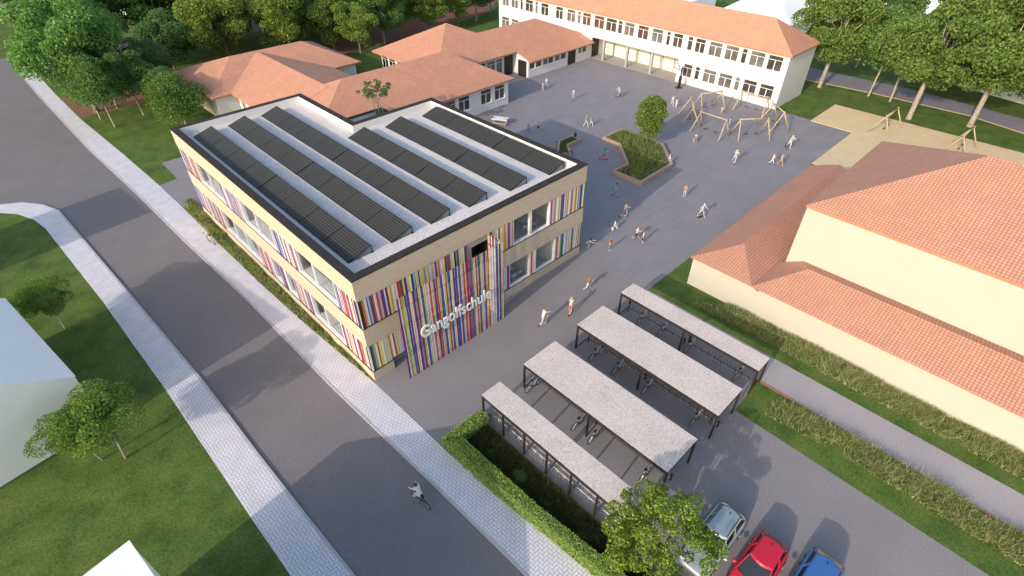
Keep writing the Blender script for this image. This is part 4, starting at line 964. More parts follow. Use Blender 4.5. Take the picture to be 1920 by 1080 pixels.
planting('ornamental_grass', 'low green plants filling the small angled planter', inset(PS, .32), 900, .28, ['bedg_0', 'bedg_1', 'dark_1'], 6, .05, .6, .33)
hb = [(22.1, -8.4), (24.25, -9.5), (24.25, -60), (22.35, -60), (22.35, -16)]
planting('ornamental_grass', 'long bushy band of dry greenish grasses along the foot of the cream hall', hb, 60000, .46, ['dry_0', 'dry_1', 'dry_2', 'bedg_0', 'bedg_1'], 7, .30, .42, 0, .016, .9)
sb = [(16.1, -19.3), (17.7, -18.6), (18.4, -24), (18.4, -60), (16.3, -60), (16.6, -24)]
planting('ornamental_grass', 'wild band of dry grasses along the middle of the lawn strip by the car park', sb, 60000, .44, ['dry_0', 'dry_1', 'dry_2', 'bedg_0', 'bedg_1'], 9, .32, .42, 0, .016, .9)
db = [(1.0, -8.1), (2.95, -8.0), (3.0, -24), (1.9, -24), (1.3, -16)]
planting('heather', 'dark brownish heather bed between the hedge and the first bike shed', db, 16000, .40, ['heath_0', 'heath_1', 'heath_2', 'dark_0'], 12, .08, .5, 0, .024, .5, 'heather')
bb = [(-.12, .3), (-.02, .3), (-.02, 33.6), (-1.15, 33.6), (-1.1, 22.6), (-.95, 15.9), (-.68, 9.5)]
planting('ground_cover', 'low mixed ground cover in the bed between the pavement and the street facade', bb, 15000, .26, ['bedg_0', 'bedg_1', 'bedg_2', 'dry_2', 'dark_1'], 15, .32, .8, 0, .03, .7, 'ground cover')

def hedge(lab, poly, h, n, mats):
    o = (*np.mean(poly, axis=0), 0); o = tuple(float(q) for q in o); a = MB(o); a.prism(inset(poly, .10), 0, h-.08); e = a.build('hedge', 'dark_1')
    e.location = o; tag(e, lab, 'hedge')
    P = []; n_ = len(poly); per = 0
    ed = [(Vector(poly[i]), Vector(poly[(i+1) % n_])) for i in range(n_)]; tot = sum((b-a).length for a, b in ed)
    for a, b in ed:
        k = int(n*.6*(b-a).length/tot); u = rng.random(k); P.append(np.stack([a.x+(b.x-a.x)*u, a.y+(b.y-a.y)*u, rng.uniform(.03, h, k)], 1)+rng.normal(0, .035, (k, 3)))
    T = scatter(poly, int(n*.5)); P.append(np.concatenate([T, (h+rng.normal(0, .045, len(T))-.0+.07*vnoise(T, 2.5, 3))[:, None]], 1)); P = np.concatenate(P); P[:, 2] = np.abs(P[:, 2])
    c = cards('foliage', P, .075, mats, e, o, up=.2, aspect=.7); c['kind'] = 'stuff'; return e
hp = [(.05, -7.28), (3.05, -7.28), (3.05, -7.98), (.92, -8.02), (1.05, -14.2), (1.5, -19.5), (2.4, -26), (1.6, -26), (.85, -19.3), (.42, -14.4), (.1, -10.5)]
hedge('clipped light green L-shaped hedge between the pavement and the bike sheds', hp, .95, 42000, ['hedge_0', 'hedge_1', 'hedge_1', 'hedge_2'])

# ================================================================ TREES
def crown_pts(n, H, rx, ry, zc, rz_, blobs, seed, rb=(.22, .42), hollow=.55, rmin=.35):
    r = np.random.default_rng(seed); C = []
    while len(C) < blobs:
        p = r.uniform(-1, 1, 3)
        if rmin < np.linalg.norm(p) < 1.0: C.append(p)
    C = np.array(C)*np.array([rx, ry, rz_])*.80+np.array([0, 0, zc]); R_ = r.uniform(*rb, blobs)*min(rx, rz_)*1.15
    w_ = R_**2; idx = r.choice(blobs, n, p=w_/w_.sum()); d = r.normal(size=(n, 3)); d /= np.linalg.norm(d, axis=1)[:, None]; d[:, 2] = np.where((d[:, 2] < -.2) & (r.random(n) < .6), -d[:, 2], d[:, 2])
    rad = R_[idx]*(hollow+(1-hollow)*r.random(n)**.5); P = C[idx]+d*rad[:, None]*np.array([1.15, 1.15, .8]); return P, C
def tree_proto(name, H, rx, zc, rz_, leaves, size, mats, bark, seed, blobs=22, tr=.16, trunk_h=None, lean=.3, stems=1, rb=(.22, .42), label='', cat='tree', group=None, limbs=9, rmin=.35):
    t = thing(name, label, cat, (0, 0, 0), 0, group); P, C = crown_pts(leaves, H, rx, rx, zc, rz_, blobs, seed, rb, rmin=rmin)
    r = random.Random(seed); m_ = MB((0, 0, 0)); th = trunk_h or zc-rz_*.55
    for s_ in range(stems):
        a = s_*2.4; bx = .22*s_*math.cos(a); by = .22*s_*math.sin(a); lx, ly = r.uniform(-lean, lean)+bx*2.2, r.uniform(-lean, lean)+by*2.2
        top = (lx*1.3, ly*1.3, zc+rz_*.35)
        m_.tube([(bx, by, -.15), (bx+.01, by, .12), (bx+lx*.35, by+ly*.35, th*.5), (lx*.8, ly*.8, th), ((lx*.9+top[0])/2, (ly*.9+top[1])/2, (th+top[2])/2), top], [tr*1.35, tr*1.05, tr*.9, tr*.78, tr*.45, tr*.12], 9)
        m_.uv = m_.uv
        for k in range(limbs//stems):
            c = C[r.randrange(len(C))]; z0 = th*r.uniform(.85, 1.2); z0 = min(z0, zc); q = Vector((lx*.8, ly*.8, z0)); e = Vector(c); mid = (q+e)/2+Vector((0, 0, r.uniform(-.05, .15)*H*.15))
            m_.tube([q, mid, e], [tr*.42, tr*.26, tr*.07], 6)
    m_.build('trunk', bark, t, smooth=True)
    c = cards('crown', P, size, mats, t, aspect=.75); return t
def place(proto, x, y, rz, s, lab, z=0, sz=None):
    o = proto if not proto.get('_used') else copy_tree(proto)
    if '_used' in o: del o['_used']
    proto['_used'] = 1; o.location = (x, y, z); o.rotation_euler = (0, 0, rz); o.scale = (s, s, sz or s); o['label'] = lab; return o
placed = []
def plant(kind, items):
    pr = kind
    for i, (x, y, rz, s, lab, *r_) in enumerate(items):
        o = pr if i == 0 else copy_tree(pr)
        o.location = (x, y, r_[0] if r_ else 0); o.rotation_euler = (0, 0, rz); o.scale = (s, s, s*(r_[1] if len(r_) > 1 else 1)); o['label'] = lab
# wooded belt behind the roofs
F1 = tree_proto('deciduous_tree', 13, 5.8, 6.9, 5.2, 28000, .30, ['forest_0', 'forest_1', 'forest_2', 'forest_1'], 'bark', 31, 40, .22, rb=(.17, .32), group='trees of the belt behind the tiled roofs')
plant(F1, [(20.5, 73, 0, 1.05, 'yellow-green tree of the back belt, directly behind the left end of the low hipped roof'), (28.5, 70.5, 1, 1.0, 'yellow-green tree of the back belt, above the ridge of the leftmost hipped roof'),
           (36.6, 68.8, 2.2, .82, 'yellow-green tree whose trunk stands just right of the leftmost hipped roof'), (38.9, 63.9, 4, .66, 'small slanting yellow-green tree on the lawn between the two hipped roofs'),
           (54.8, 66.2, 5, .78, 'yellow-green tree whose trunk rises behind the left slope of the pyramid roof'), (26, 84, 2, 1.2, 'tall tree of the back belt beyond the brown path, left of centre'),
           (62.6, 66.4, 3, .72, 'yellow-green tree behind the apex of the pyramid roof')])
F2 = tree_proto('deciduous_tree', 14, 6.2, 7.3, 5.5, 28000, .30, ['linden_0', 'linden_1', 'forest_1', 'maple_0'], 'bark_pale', 44, 40, .24, rb=(.17, .31), group='trees of the belt behind the tiled roofs')
plant(F2, [(45.3, 66.3, 0, .86, 'dull green tree with a pale trunk between the leftmost roof and the pyramid roof'), (67.8, 66.9, 2, .74, 'dull green tree with pale trunk on the lawn left of the two-storey school'), (74.5, 70, 4, .78, 'pale-trunked tree at the far left corner of the two-storey school'),
           (38, 82, 3, 1.25, 'tall dull green tree beyond the brown path, above the leftmost roof corner'), (50, 84, 1.5, 1.2, 'tall dull green tree beyond the brown path, above the pale trunk tree'), (63, 84, 5, 1.15, 'tall dull green tree beyond the brown path, above the pyramid roof'),
           (14, 84, .6, 1.25, 'tall dull green tree beside the back street left of the belt'), (76, 86, 2, 1.1, 'dull green tree at the far end of the brown path'), (5, 88, 3.3, 1.2, 'tall dull green tree behind the big street maple')])
F3 = tree_proto('dark_tree', 13, 5.6, 6.4, 5.2, 25000, .30, ['maple_0', 'maple_1', 'dark_2', 'forest_0'], 'bark', 57, 36, .22, rb=(.18, .33), group='trees of the belt behind the tiled roofs')
plant(F3, [(33.5, 77, 0, 1.1, 'dark green tree of the back belt, left of the brown path opening'), (43.5, 76, 2, .95, 'dark green tree overhanging the near side of the brown path'), (12.5, 74.5, 1, .85, 'dark green tree left of the small grey street gap'),
           (57, 80, 4, 1.05, 'dark green tree of the back belt, right of centre'), (70, 80, 3, 1.0, 'dark green tree beyond the lawn beside the two-storey school'), (18, 92, 5, 1.3, 'dark green tree beyond the back street'), (44, 95, 2, 1.3, 'dark green tree top at the upper edge, beyond the back street'), (68, 96, 1, 1.3, 'dark green tree top beyond the back street near the school'), (31, 97, 1, 1.3, 'dark green tree top behind the yellow-green belt')])
# street corner group, top left
M1 = tree_proto('maple_tree', 14, 6.2, 8.2, 5.2, 30000, .30, ['maple_0', 'maple_1', 'maple_2', 'maple_1'], 'bark', 71, 34, .30, rb=(.20, .36), group='trees on the lawn at the street corner')
plant(M1, [(-.6, 66.5, .5, 1.05, 'huge bright green maple overhanging the street at the top left'), (3, 80, 2.6, 1.05, 'big green maple just behind the huge street maple')])
M2 = tree_proto('slender_tree', 9, 3.1, 5.6, 3.5, 14000, .20, ['linden_0', 'linden_1', 'maple_0', 'maple_1'], 'bark_pale', 83, 26, .11, group='trees on the lawn at the street corner')
plant(M2, [(-.3, 59.2, 0, .98, 'slender pale-trunked tree on the corner lawn, nearest the pavement'), (3.6, 60.9, 1.6, .95, 'slender pale-trunked tree in the middle of the corner lawn'), (-.9, 63.2, 3, 1.0, 'slender tree with a thick mottled trunk under the big maple')])
M3 = tree_proto('grey_green_tree', 8, 3.1, 5.0, 3.6, 14000, .19, ['dark_1', 'dark_2', 'linden_0', 'maple_0'], 'bark_pale', 91, 26, .11, group='trees on the lawn at the street corner')
plant(M3, [(6.0, 57.7, 0, .80, 'small grey-green tree left of the bushy tree by the hipped roof'), (1.8, 66, 2, 1.15, 'grey-green tree tucked behind the slender trees'), (7.5, 66.5, 4, 1.0, 'grey-green tree at the left end of the brown path')])
M4 = tree_proto('bushy_tree', 7, 3.3, 3.3, 3.5, 19000, .19, ['linden_0', 'linden_1', 'yard_1', 'maple_1'], 'bark_pale', 95, 60, .1, trunk_h=.9, group='trees on the lawn at the street corner')
plant(M4, [(6.4, 53.5, 0, 1.0, 'dense bushy tree in front of the white wall below the leftmost hipped roof')])
M5 = tree_proto('thin_tree', 8, 3.0, 4.6, 4.2, 6500, .28, ['pale_0', 'linden_0', 'dark_2'], 'bark', 97, 16, .12)
plant(M5, [(.0, 117, 0, 1.0, 'thin dark tree in front of the white house at the top left corner')])
# large limes, top right
G1 = tree_proto('lime_tree', 17, 7.0, 10.2, 6.4, 42000, .32, ['linden_0', 'linden_1', 'linden_2', 'yard_2'], 'bark_pale', 101, 54, .33, rb=(.14, .26), lean=.5, limbs=14, group='large trees between the lawn and the lane')
plant(G1, [(78.9, 2.5, 0, .92, 'large leafy tree closest to the end wall of the two-storey school'), (75.2, -10.6, 2, .98, 'large leafy tree with a thick pale trunk at the edge of the sand pit'), (78.1, -16.8, 4, 1.0, 'large leafy tree with a thick leaning trunk behind the right sand pit swing'), (80.5, -25, 1, 1.05, 'large leafy tree at the right edge of the photo')])
G2 = tree_proto('lime_tree', 14, 5.0, 8.3, 5.0, 24000, .30, ['linden_0', 'linden_1', 'linden_2', 'maple_1'], 'bark_pale', 111, 38, .16, rb=(.17, .30), lean=.5, group='large trees between the lawn and the lane')
plant(G2, [(80.2, -3.9, 0, .92, 'medium tree with a thin trunk at the lane edge, left of its twin'), (80.1, -6.8, 3, .95, 'medium tree with a thin trunk at the lane edge, right of its twin'), (92, 2, 1, 1.1, 'medium tree across the lane behind the twin thin trunks'), (90, -10, 2, .95, 'medium tree across the lane in front of the white house')])
G3 = tree_proto('blossoming_tree', 9, 4.4, 4.6, 3.4, 14000, .27, ['linden_1', 'linden_2', 'pale_2', 'pale_1'], 'bark_brown', 121, 18, .18, limbs=12)
plant(G3, [(86.5, -21.5, 0, .95, 'pale whitish-green tree across the lane near the right edge')])
# courtyard, terrace, small street trees, front tree
Y1 = tree_proto('columnar_tree', 6.2, 1.75, 3.35, 2.9, 16000, .15, ['yard_0', 'yard_1', 'yard_2', 'forest_2'], 'bark', 131, 90, .06, trunk_h=1.1, lean=.05, rb=(.24, .36))
plant(Y1, [(43.3, 8.4, 0, 1.0, 'dense upright tree growing in the large schoolyard planter', .33)])
T1 = tree_proto('multi_stem_tree', 4, 2.2, 3.3, .95, 6500, .10, ['dark_2', 'maple_0', 'pale_0', 'dark_1'], 'bark_pale', 141, 42, .04, trunk_h=1.6, stems=4, limbs=16, rmin=.1, rb=(.12, .26))
plant(T1, [(19.75, 28.2, 0, 1.0, 'small airy multi-stem tree on the terrace in the roof notch', 4.33)])
T2 = tree_proto('shrub', 1, .62, .5, .48, 1800, .10, ['meadow_0', 'lime_1', 'lime_0'], 'bark', 143, 8, .02, trunk_h=.2, cat='shrub')
plant(T2, [(20.2, 28.75, 0, 1.0, 'yellow-green shrub beside the multi-stem terrace tree', 4.33)])
L1 = tree_proto('small_round_tree', 4, 1.95, 2.9, 1.35, 20000, .085, ['forest_0', 'forest_1', 'lime_1', 'maple_0'], 'bark_pale', 151, 20, .05, trunk_h=1.4, rb=(.34, .52), group='small round trees on the left lawn')
plant(L1, [(-13.8, 20.6, 0, .98, 'small dark round tree alone on the left lawn, nearest the crossing'), (-14.9, 6.05, 2.2, 1.02, 'small round tree by the white house, left of its twin'), (-13.85, 5.2, 4.4, 1.2, 'small round tree by the white house, the taller yellow-green one on the right')])
A1 = tree_proto('young_maple', 5, 3.2, 3.4, 1.9, 18000, .115, ['lime_0', 'lime_1', 'lime_2', 'yard_1'], 'bark', 161, 95, .09, trunk_h=1.5, rb=(.09, .22), limbs=30, rmin=.0)
plant(A1, [(2.95, -20.1, 0, 1.0, 'bright yellow-green young maple overlapping the first bike shed and the silver car')])

# ================================================================ PEOPLE
for k, c in dict(skin=(.55, .33, .24), hair_brown=(.10, .045, .02), hair_black=(.012, .010, .012), hair_blond=(.50, .33, .14), hair_red=(.40, .13, .04), hair_white=(.62, .60, .57),
                 c_white=(.60, .59, .58), c_offwhite=(.48, .45, .41), c_grey=(.35, .35, .36), c_black=(.02, .02, .025), c_teal=(.03, .33, .38), c_red=(.55, .08, .06), c_pink=(.55, .16, .17), c_yellow=(.70, .62, .25),
                 c_tan=(.42, .30, .18), c_jeans=(.16, .22, .33), c_lightblue=(.32, .46, .56), c_lilac=(.5, .5, .66), c_green=(.20, .42, .28), c_brown=(.25, .13, .08)).items(): mat(k, c, .8)
PPL = {}
DG = None
def person(lab, x, y, rz, h=1.3, pose='stand', top='c_white', bottom='c_grey', hair='hair_brown', shoe='c_white', long_sleeve=False, long_leg=True, z=0, dress=False):
    sin, cos = math.sin, math.cos
    A = dict(l=0, hL=0, hR=0, kL=0, kR=0, aL=4, aR=-4, eL=12, eR=12, sp=9, ph=None)
    A.update(dict(stand={}, walk=dict(l=4, hL=22, hR=-18, kL=6, kR=24, aL=-22, aR=22, eL=20, eR=20), run=dict(l=14, hL=48, hR=-24, kL=38, kR=58, aL=-40, aR=42, eL=80, eR=80),
                  scooter=dict(l=16, hL=10, hR=-18, kL=14, kR=28, aL=62, aR=62, eL=18, eR=18), sit=dict(l=6, hL=84, hR=84, kL=84, kR=84, aL=25, aR=25, eL=50, eR=50),
                  floor=dict(l=18, hL=88, hR=70, kL=40, kR=95, aL=35, aR=-15, eL=50, eR=10), crouch=dict(l=48, hL=96, hR=70, kL=120, kR=95, aL=60, aR=50, eL=20, eR=30),
                  bike=dict(l=32, hL=66, hR=38, kL=62, kR=44, aL=36, aR=36, eL=24, eR=24, sp=14), wave=dict(aR=158, eR=14), skate=dict(l=12, hL=26, hR=-22, kL=10, kR=6, aL=30, aR=-40, eL=30, eR=30, sp=24),
                  hold=dict(aL=40, aR=40, eL=60, eR=60))[pose])
    def pit(a): a = R(a); return Vector((sin(a), 0, -cos(a)))
    l = R(A['l']); upv = Vector((sin(l), 0, cos(l))); pel = Vector((0, 0, .52)); J = {}; Rr = {}
    J['pel'] = pel; J['sp'] = pel+upv*.13; J['ch'] = pel+upv*.25; J['nk'] = pel+upv*.325; J['hd'] = J['nk']+Vector((sin(l*.4)*.05+.012, 0, .045)); J['ht'] = J['hd']+Vector((.004, 0, .055))
    for s_, k in ((1, 'L'), (-1, 'R')):
        J['sh'+k] = J['ch']+upv*.045+Vector((0, s_*.098, 0)); d = pit(A['a'+k]+A['l']*.3); sd_ = Vector((0, s_*sin(R(A['sp'])), 0)); J['el'+k] = J['sh'+k]+(d+sd_*.8).normalized()*.165
        d2 = pit(A['a'+k]+A['l']*.3+A['e'+k]); J['wr'+k] = J['el'+k]+(d2+sd_*.2).normalized()*.14; J['pm'+k] = J['wr'+k]+(d2).normalized()*.035
        J['hp'+k] = pel+Vector((0, s_*.052, -.03)); d = pit(A['h'+k]); spr = Vector((0, s_*sin(R(A['sp']*.45)), 0)); J['kn'+k] = J['hp'+k]+(d+spr).normalized()*.235
        d2 = pit(A['h'+k]-A['k'+k]); J['an'+k] = J['kn'+k]+d2*.225; fd = Vector((cos(R((A['h'+k]-A['k'+k])*.5)), 0, min(0, sin(R((A['h'+k]-A['k'+k])*.5)))))
        J['to'+k] = J['an'+k]+fd*.10+Vector((0, s_*.01, -.018))
    E_ = [('pel', 'sp', 'T'), ('sp', 'ch', 'T'), ('ch', 'nk', 'T'), ('nk', 'hd', 'H'), ('hd', 'ht', 'H')]
    for k in 'LR': E_ += [('ch', 'sh'+k, 'T'), ('sh'+k, 'el'+k, 'U'), ('el'+k, 'wr'+k, 'F'), ('wr'+k, 'pm'+k, 'K'), ('pel', 'hp'+k, 'B'), ('hp'+k, 'kn'+k, 'B'), ('kn'+k, 'an'+k, 'S'), ('an'+k, 'to'+k, 'O')]
    rad = dict(pel=(.080, .066), sp=(.074, .058), ch=(.084, .062), nk=(.030, .030), hd=(.056, .060), ht=(.048, .050), sh=(.040, .038), el=(.027, .027), wr=(.019, .019), pm=(.021, .013), hp=(.060, .062), kn=(.040, .040), an=(.025, .025), to=(.024, .020))
    ks = list(J); me = bpy.data.meshes.new('body'); me.from_pydata([J[k]*h for k in ks], [(ks.index(a), ks.index(b)) for a, b, _ in E_], [])
    o = bpy.data.objects.new('tmp', me); COL.objects.link(o); md = o.modifiers.new('s', 'SKIN'); md.use_smooth_shade = True
    for i, k in enumerate(ks):
        sv = me.skin_vertices[0].data[i]; r_ = rad[k[:2] if k not in rad else k]; sv.radius = (r_[0]*h, r_[1]*h); sv.use_root = (k == 'pel')
    ss = o.modifiers.new('ss', 'SUBSURF'); ss.levels = 1
    dg = bpy.context.evaluated_depsgraph_get(); bmz = bpy.data.meshes.new_from_object(o.evaluated_get(dg)); bpy.data.objects.remove(o)
    vs = np.array([v.co for v in bmz.vertices]); zmin = vs[:, 2].min(); seg = [(np.array(J[a]*h), np.array(J[b]*h), L) for a, b, L in E_]
    mats_ = [top, bottom, 'skin', shoe, 'c_black']
    sl_ = {'T': 0, 'U': 0, 'F': 0 if long_sleeve else 2, 'K': 2, 'H': 2, 'B': 1, 'S': 1 if long_leg else 2, 'O': 3}
    if dress: sl_['B'] = 0
    bmz.materials.clear()
    for m_ in mats_: bmz.materials.append(MT[m_])
    for p in bmz.polygons:
        c = np.array(p.center); best = 9
        for a, b, L in seg:
            ab = b-a; t_ = np.clip(np.dot(c-a, ab)/np.dot(ab, ab), 0, 1); dd = np.linalg.norm(c-a-ab*t_)
            if dd < best: best = dd; bl = L; tt = t_
        if bl == 'T' and tt < .1 and c[2] < (J['pel']*h)[2]+.02*h: bl = 'B'
        p.material_index = sl_[bl]; p.use_smooth = True
    # fingers, nose, ears, eyes joined into the same mesh
    bm = bmesh.new(); bm.from_mesh(bmz)
    def cone(a, b, r0, r1, mi):
        a = Vector(a); b = Vector(b); d = b-a; g = bmesh.ops.create_cone(bm, cap_ends=True, segments=5, radius1=r0, radius2=r1, depth=d.length, matrix=Matrix.Translation((a+b)/2) @ d.to_track_quat('Z', 'Y').to_matrix().to_4x4())
        for v in g['verts']:
            for f in v.link_faces: f.material_index = mi
    for s_, k in ((1, 'L'), (-1, 'R')):
        pm = J['pm'+k]*h; d = (J['pm'+k]-J['wr'+k]).normalized(); sdv = Vector((1, 0, 0)) if abs(d.x) < .7 else Vector((0, 0, 1)); lat = (sdv-d*sdv.dot(d)).normalized()
        for q, ln in zip((-1.5, -.5, .5, 1.5), (.036, .043, .040, .030)): cone(pm+lat*q*.0085*h, pm+lat*q*.010*h+d*ln*h+Vector((0, -s_*.008*h, 0)), .0055*h, .0035*h, 2)
        cone(pm-d*.01*h+lat*.014*h, pm+lat*.032*h+d*.016*h, .006*h, .004*h, 2)
        hd = J['hd']*h; cone(hd+Vector((0, s_*.052*h, 0)), hd+Vector((-.004*h, s_*.068*h, .004*h)), .014*h, .008*h, 2); cone(hd+Vector((.052*h, s_*.020*h, .012*h)), hd+Vector((.058*h, s_*.021*h, .012*h)), .006*h, .005*h, 4)
    cone(J['hd']*h+Vector((.05*h, 0, -.004*h)), J['hd']*h+Vector((.072*h, 0, -.012*h)), .010*h, .004*h, 2); cone(J['hd']*h+Vector((.050*h, 0, -.031*h)), J['hd']*h+Vector((.056*h, 0, -.031*h)), .013*h, .011*h, 4)
    bm.to_mesh(bmz); bm.free()
    for v in bmz.vertices: v.co.z -= zmin
    bmz.name = 'person'; ob = bpy.data.objects.new('person', bmz); COL.objects.link(ob); ob.location = (x, y, z); ob.rotation_euler = (0, 0, rz); tag(ob, lab, 'person', 'people around the schoolyard')
    if z == 0 and pose == 'sit': pass
    hm = MB((0, 0, 0)); c = (J['hd']+Vector((-.010, 0, .026)))*h-Vector((0, 0, zmin)); hm.ball(c, .066*h, 6, 0, (1.02, 1.02, .98))
    if hair in ('hair_brown', 'hair_blond', 'hair_red') and lab.__contains__('girl'): hm.tube([c+Vector((-.05*h, 0, 0)), c+Vector((-.075*h, 0, -.05*h)), c+Vector((-.06*h, 0, -.11*h))], [.03*h, .03*h, .012*h], 6)
    # keep the hair off the face
    hm.v = [(min(v[0], c.x+.045*h) if v[2] < c.z+.012*h*1 else v[0], v[1], max(v[2], c.z-.045*h) if v[0] > c.x-.03*h else v[2]) for v in hm.v]
    hm.build('hair', hair, ob, smooth=True)
    if dress or top == 'c_dress':
        sk = MB((0, 0, 0)); pz = (J['pel']*h).z-zmin; sk.tube([(0, 0, pz+.05*h), (0, 0, pz-.02*h), (0, 0, pz-.20*h)], [.088*h, .10*h, .155*h], 14); sk.build('skirt', top, ob, smooth=True)
    return ob
def scooter(x, y, rz, col, lab):
    t = thing('kick_scooter', lab, 'scooter', (x, y, 0), rz)
    p = MB((0, 0, 0)); p.box(-.32, .26, -.06, .06, .085, .11); p.build('deck', col, t)
    p = MB((0, 0, 0)); p.tube([(.26, 0, .10), (.36, 0, .22), (.30, 0, .86)], .02, 6); p.tube([(.30, -.2, .86), (.30, .2, .86)], .017, 6); p.build('stem', col, t)
    for x_ in (-.38, .38): p = MB((0, 0, 0)); p.tube([(x_, -.022, .085), (x_, .022, .085)], .085, 12); p.build('wheel', 'tyre', t)
D90 = math.pi/2
S1 = (R(-75), )
person('child in cream dress walking beside a boy near the low wing corner', 48.4, 30.1, R(-120), 1.25, 'walk', 'c_offwhite', 'c_offwhite', 'hair_blond', dress=True)
person('boy in white walking behind the child in the cream dress, by the low wing corner', 49.7, 30.6, R(-120), 1.45, 'walk', 'c_white', 'c_grey', 'hair_white')
person('child in white riding a kick scooter alone in the middle of the upper schoolyard', 48.8, 24.6, R(-150), 1.4, 'scooter', 'c_white', 'c_offwhite', 'hair_white', z=.11); scooter(48.75, 24.6, R(-150), 'c_grey', 'grey kick scooter under the child in white, alone in the upper schoolyard')
bb_ = make_bike('bicycle', True, .85); bb_.location = (54.3, 20.7, 0); bb_.rotation_euler = (0, 0, R(165)); bb_['label'] = 'black bicycle ridden across the upper schoolyard left of the basketball hoop'
person('person in white riding the black bicycle across the upper schoolyard', 54.35, 20.7, R(165), 1.45, 'bike', 'c_white', 'c_offwhite', 'hair_white', z=.16)
person('child in pink holding up a kite, left of a boy in light blue', 36.1, 21.0, R(20), 1.2, 'wave', 'c_pink', 'c_jeans', 'hair_brown')
k_ = thing('kite', 'small yellow and red kite flying above the child in pink', 'kite', (36.7, 21.2, 2.55), R(40)); p = MB((0, 0, 0)); p.face([(0, 0, .34), (.22, .03, 0), (0, 0, -.34), (-.22, .03, 0)]); p.build('sail', 'c_yellow', k_)
p = MB((0, 0, 0)); p.face([(0, .01, .34), (.22, .04, .0), (.1, .08, .44)]); p.build('corner', 'c_red', k_); p = MB((0, 0, 0)); p.tube([(0, 0, -.3), (-.3, -.1, -.8), (-.45, -.15, -1.1)], .006, 4); p.build('string', 'c_white', k_)
person('boy in a light blue shirt and black shorts at the tip of the building shadow', 37.5, 20.6, R(10), 1.3, 'stand', 'c_lightblue', 'c_black', 'hair_brown', long_leg=False)
person('tall person in a green and blue top walking beside a child in grey', 42.8, 17.25, R(-100), 1.65, 'walk', 'c_green', 'c_offwhite', 'hair_blond')
person('child in grey top and white trousers right of the tall person in green', 43.45, 16.95, R(-100), 1.35, 'walk', 'c_grey', 'c_white', 'hair_brown')
person('walking person in white shirt left of the swing ring, waving', 56.8, 13.6, R(-130), 1.45, 'walk', 'c_white', 'c_white', 'hair_white')
person('child in white dress left of the swing ring, right of the waving person', 56.7, 12.9, R(-110), 1.3, 'stand', 'c_white', 'c_white', 'hair_brown', dress=True)
person('crouching child in white inside the swing ring, under the back left swing', 59.3, 7.5, R(200), 1.35, 'crouch', 'c_white', 'c_offwhite', 'hair_white')
person('person in black and white pattern standing at the right post of the front left swing', 55.4, 4.4, R(-60), 1.5, 'stand', 'c_lilac', 'c_jeans', 'hair_brown', long_sleeve=True)
person('child in orange sitting on the ground, left of the front left swing', 48.2, 5.15, R(-60), 1.2, 'floor', 'c_pink', 'c_tan', 'hair_brown')
person('child in white sitting on the ground beside the child in orange', 49.1, 5.35, R(-140), 1.2, 'floor', 'c_white', 'c_grey', 'hair_red')
person('person in white on a white kick scooter in front of the swing ring', 47.0, -.9, R(215), 1.65, 'scooter', 'c_white', 'c_lilac', 'hair_white', z=.11); scooter(46.95, -.9, R(215), 'c_white', 'white kick scooter under the person in white in front of the swing ring')
person('adult in white pushing a small bicycle near the sand pit', 55.3, -3.5, R(-130), 1.7, 'scooter', 'c_white', 'c_white', 'hair_white')
b2 = make_bike('bicycle', True, .62); b2.location = (54.95, -3.25, 0); b2.rotation_euler = (0, 0, R(-140)); b2['label'] = 'small dark bicycle pushed by the adult in white near the sand pit'
person('walking person in white near the sand pit, left one of the pair', 49.8, -4.0, R(-70), 1.5, 'walk', 'c_white', 'c_white', 'hair_red', shoe='c_black')
person('walking child in beige near the sand pit, right one of the pair', 50.35, -4.75, R(-110), 1.4, 'walk', 'c_offwhite', 'c_tan', 'hair_blond')
person('child in turquoise on a small red scooter in the shade left of the planter', 37.15, 9.95, R(-60), 1.25, 'scooter', 'c_teal', 'c_brown', 'hair_black', z=.11); scooter(37.1, 9.95, R(-60), 'c_red', 'small red scooter under the child in turquoise')
person('person in patterned grey coat walking in the shade below the large planter', 31.4, 3.9, R(-100), 1.6, 'walk', 'c_grey', 'c_grey', 'hair_black', long_sleeve=True, shoe='c_black')
person('child in mustard jacket standing alone in the middle of the sunlit yard', 36.4, -1.1, R(-150), 1.35, 'hold', 'c_tan', 'c_offwhite', 'hair_blond', long_sleeve=True)
person('girl in pink skirt on a white kick scooter at the shadow edge', 28.85, .95, R(-40), 1.35, 'scooter', 'c_offwhite', 'c_pink', 'hair_blond', long_leg=False, z=.11); scooter(28.8, .95, R(-40), 'c_white', 'white kick scooter under the girl with the pink skirt at the shadow edge')
person('boy in white shirt and light blue shorts standing on a skateboard', 34.25, -4.3, R(-100), 1.6, 'skate', 'c_white', 'c_lightblue', 'hair_white', long_leg=False)
t = thing('skateboard', 'dark skateboard under the boy in light blue shorts', 'skateboard', (34.1, -4.35, 0), R(-15)); p = MB((0, 0, 0)); p.box(-.38, .38, -.1, .1, .07, .085); p.build('deck', 'c_black', t)
for sx in (-.24, .24):
    for sy in (-.08, .08): p = MB((0, 0, 0)); p.tube([(sx, sy-.02, .035), (sx, sy+.02, .035)], .035, 8); p.build('wheel', 'c_grey', t)
person('small child in white sitting on a stool at the edge of the building shadow', 26.35, .15, R(-30), 1.15, 'sit', 'c_white', 'c_white', 'hair_blond', z=.08)
t = thing('stool', 'small white stool under the seated child at the edge of the building shadow', 'stool', (26.2, .22, 0)); p = MB((0, 0, 0)); p.tube([(0, 0, 0), (0, 0, .05), (0, 0, .28), (0, 0, .32)], [.10, .14, .14, .11], 10); p.build('body', 'c_white', t)
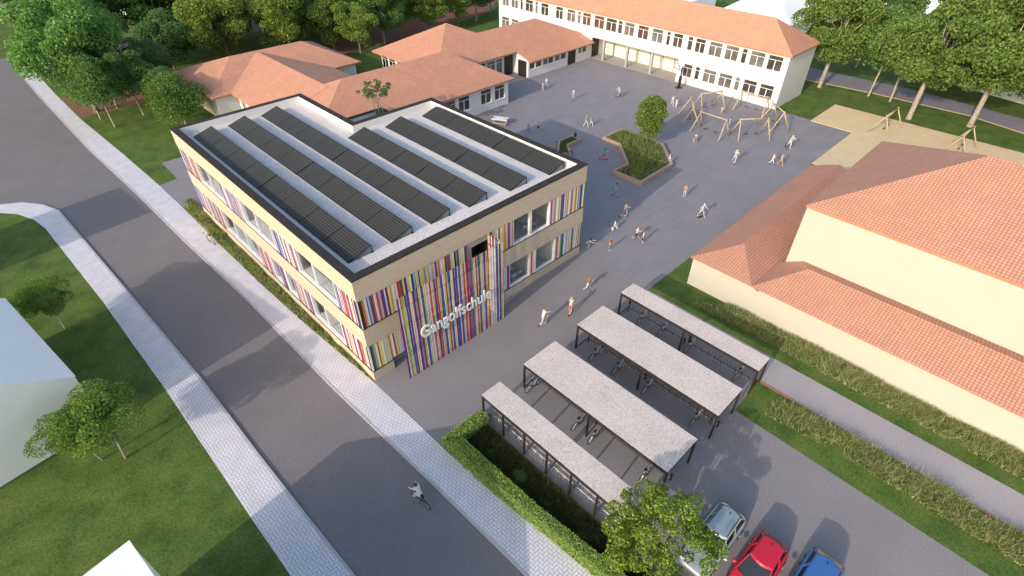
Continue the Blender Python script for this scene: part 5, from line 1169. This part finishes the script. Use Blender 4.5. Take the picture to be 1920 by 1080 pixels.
person('running child with yellow cap, lilac shirt and black shorts on the yard', 26.6, -2.15, R(-40), 1.35, 'run', 'c_lilac', 'c_black', 'hair_blond', long_leg=False)
person('child in yellow shirt right of the running child with the cap', 26.5, -2.95, R(-60), 1.3, 'stand', 'c_yellow', 'c_black', 'hair_red', shoe='c_white', long_leg=False)
person('child in orange top and blue trousers standing near the new building corner', 23.45, -1.6, R(-90), 1.3, 'stand', 'c_red', 'c_jeans', 'hair_red')
person('person in grey squatting at the rear corner of the new building', 22.3, .15, R(-60), 1.4, 'crouch', 'c_grey', 'c_grey', 'hair_black')
person('running child with brown top and white trousers on the forecourt', 17.8, -3.7, R(-20), 1.35, 'run', 'c_brown', 'c_white', 'hair_red')
person('child in white hooded top on a kick scooter near the slat screen', 12.1, -4.1, R(-10), 1.55, 'scooter', 'c_white', 'c_offwhite', 'hair_red', long_sleeve=True, z=.11); scooter(12.15, -4.1, R(-10), 'c_white', 'white kick scooter under the child in white near the slat screen')
person('girl in pink shorts on a kick scooter between the slat screen and bike sheds', 14.55, -4.7, R(20), 1.5, 'scooter', 'c_offwhite', 'c_pink', 'hair_blond', long_leg=False, z=.11); scooter(14.6, -4.7, R(20), 'c_white', 'white kick scooter under the girl in pink shorts near the bike sheds')
person('person in grey camouflage sitting on the left end of the small planter', 35.0, 15.2, R(100), 1.5, 'sit', 'c_tan', 'c_grey', 'hair_black', z=.0)
person('person in dark clothes sitting on the far end of the small planter', 38.7, 15.6, R(10), 1.35, 'sit', 'c_black', 'c_jeans', 'hair_brown', z=.02)
person('child in light blue sitting on the near rim of the small planter', 35.3, 13.6, R(-50), 1.3, 'sit', 'c_lightblue', 'c_black', 'hair_brown', z=.03)
person('person in white sitting on the right corner of the large planter', 41.6, 4.2, R(-60), 1.5, 'sit', 'c_white', 'c_grey', 'hair_blond', z=.02)
person('person with dark hair just behind the roof corner of the new building', 33.0, 11.8, R(-60), 1.6, 'stand', 'c_grey', 'c_black', 'hair_black')
# cyclists on the street side
b3 = make_bike('bicycle', True, 1.0); b3.location = (-3.0, -9.15, -.09); b3.rotation_euler = (0, 0, R(92)); b3['label'] = 'black bicycle ridden along the road below the hedge'
person('person in white riding a black bicycle on the road below the hedge', -3.0, -9.2, R(92), 1.65, 'bike', 'c_white', 'c_white', 'hair_brown', z=.06, long_sleeve=True)
b4 = copy_tree(bk); b4['label'] = 'silver bicycle standing on the pavement beside the street facade'; b4.location = (-1.55, 24.3, .01); b4.rotation_euler = (0, 0, R(97)); b4['group'] = ''
del b4['group']
person('person in light clothes standing over a silver bicycle on the pavement by the street facade', -1.55, 24.25, R(97), 1.65, 'bike', 'c_offwhite', 'c_grey', 'hair_blond', z=.16, long_sleeve=True)
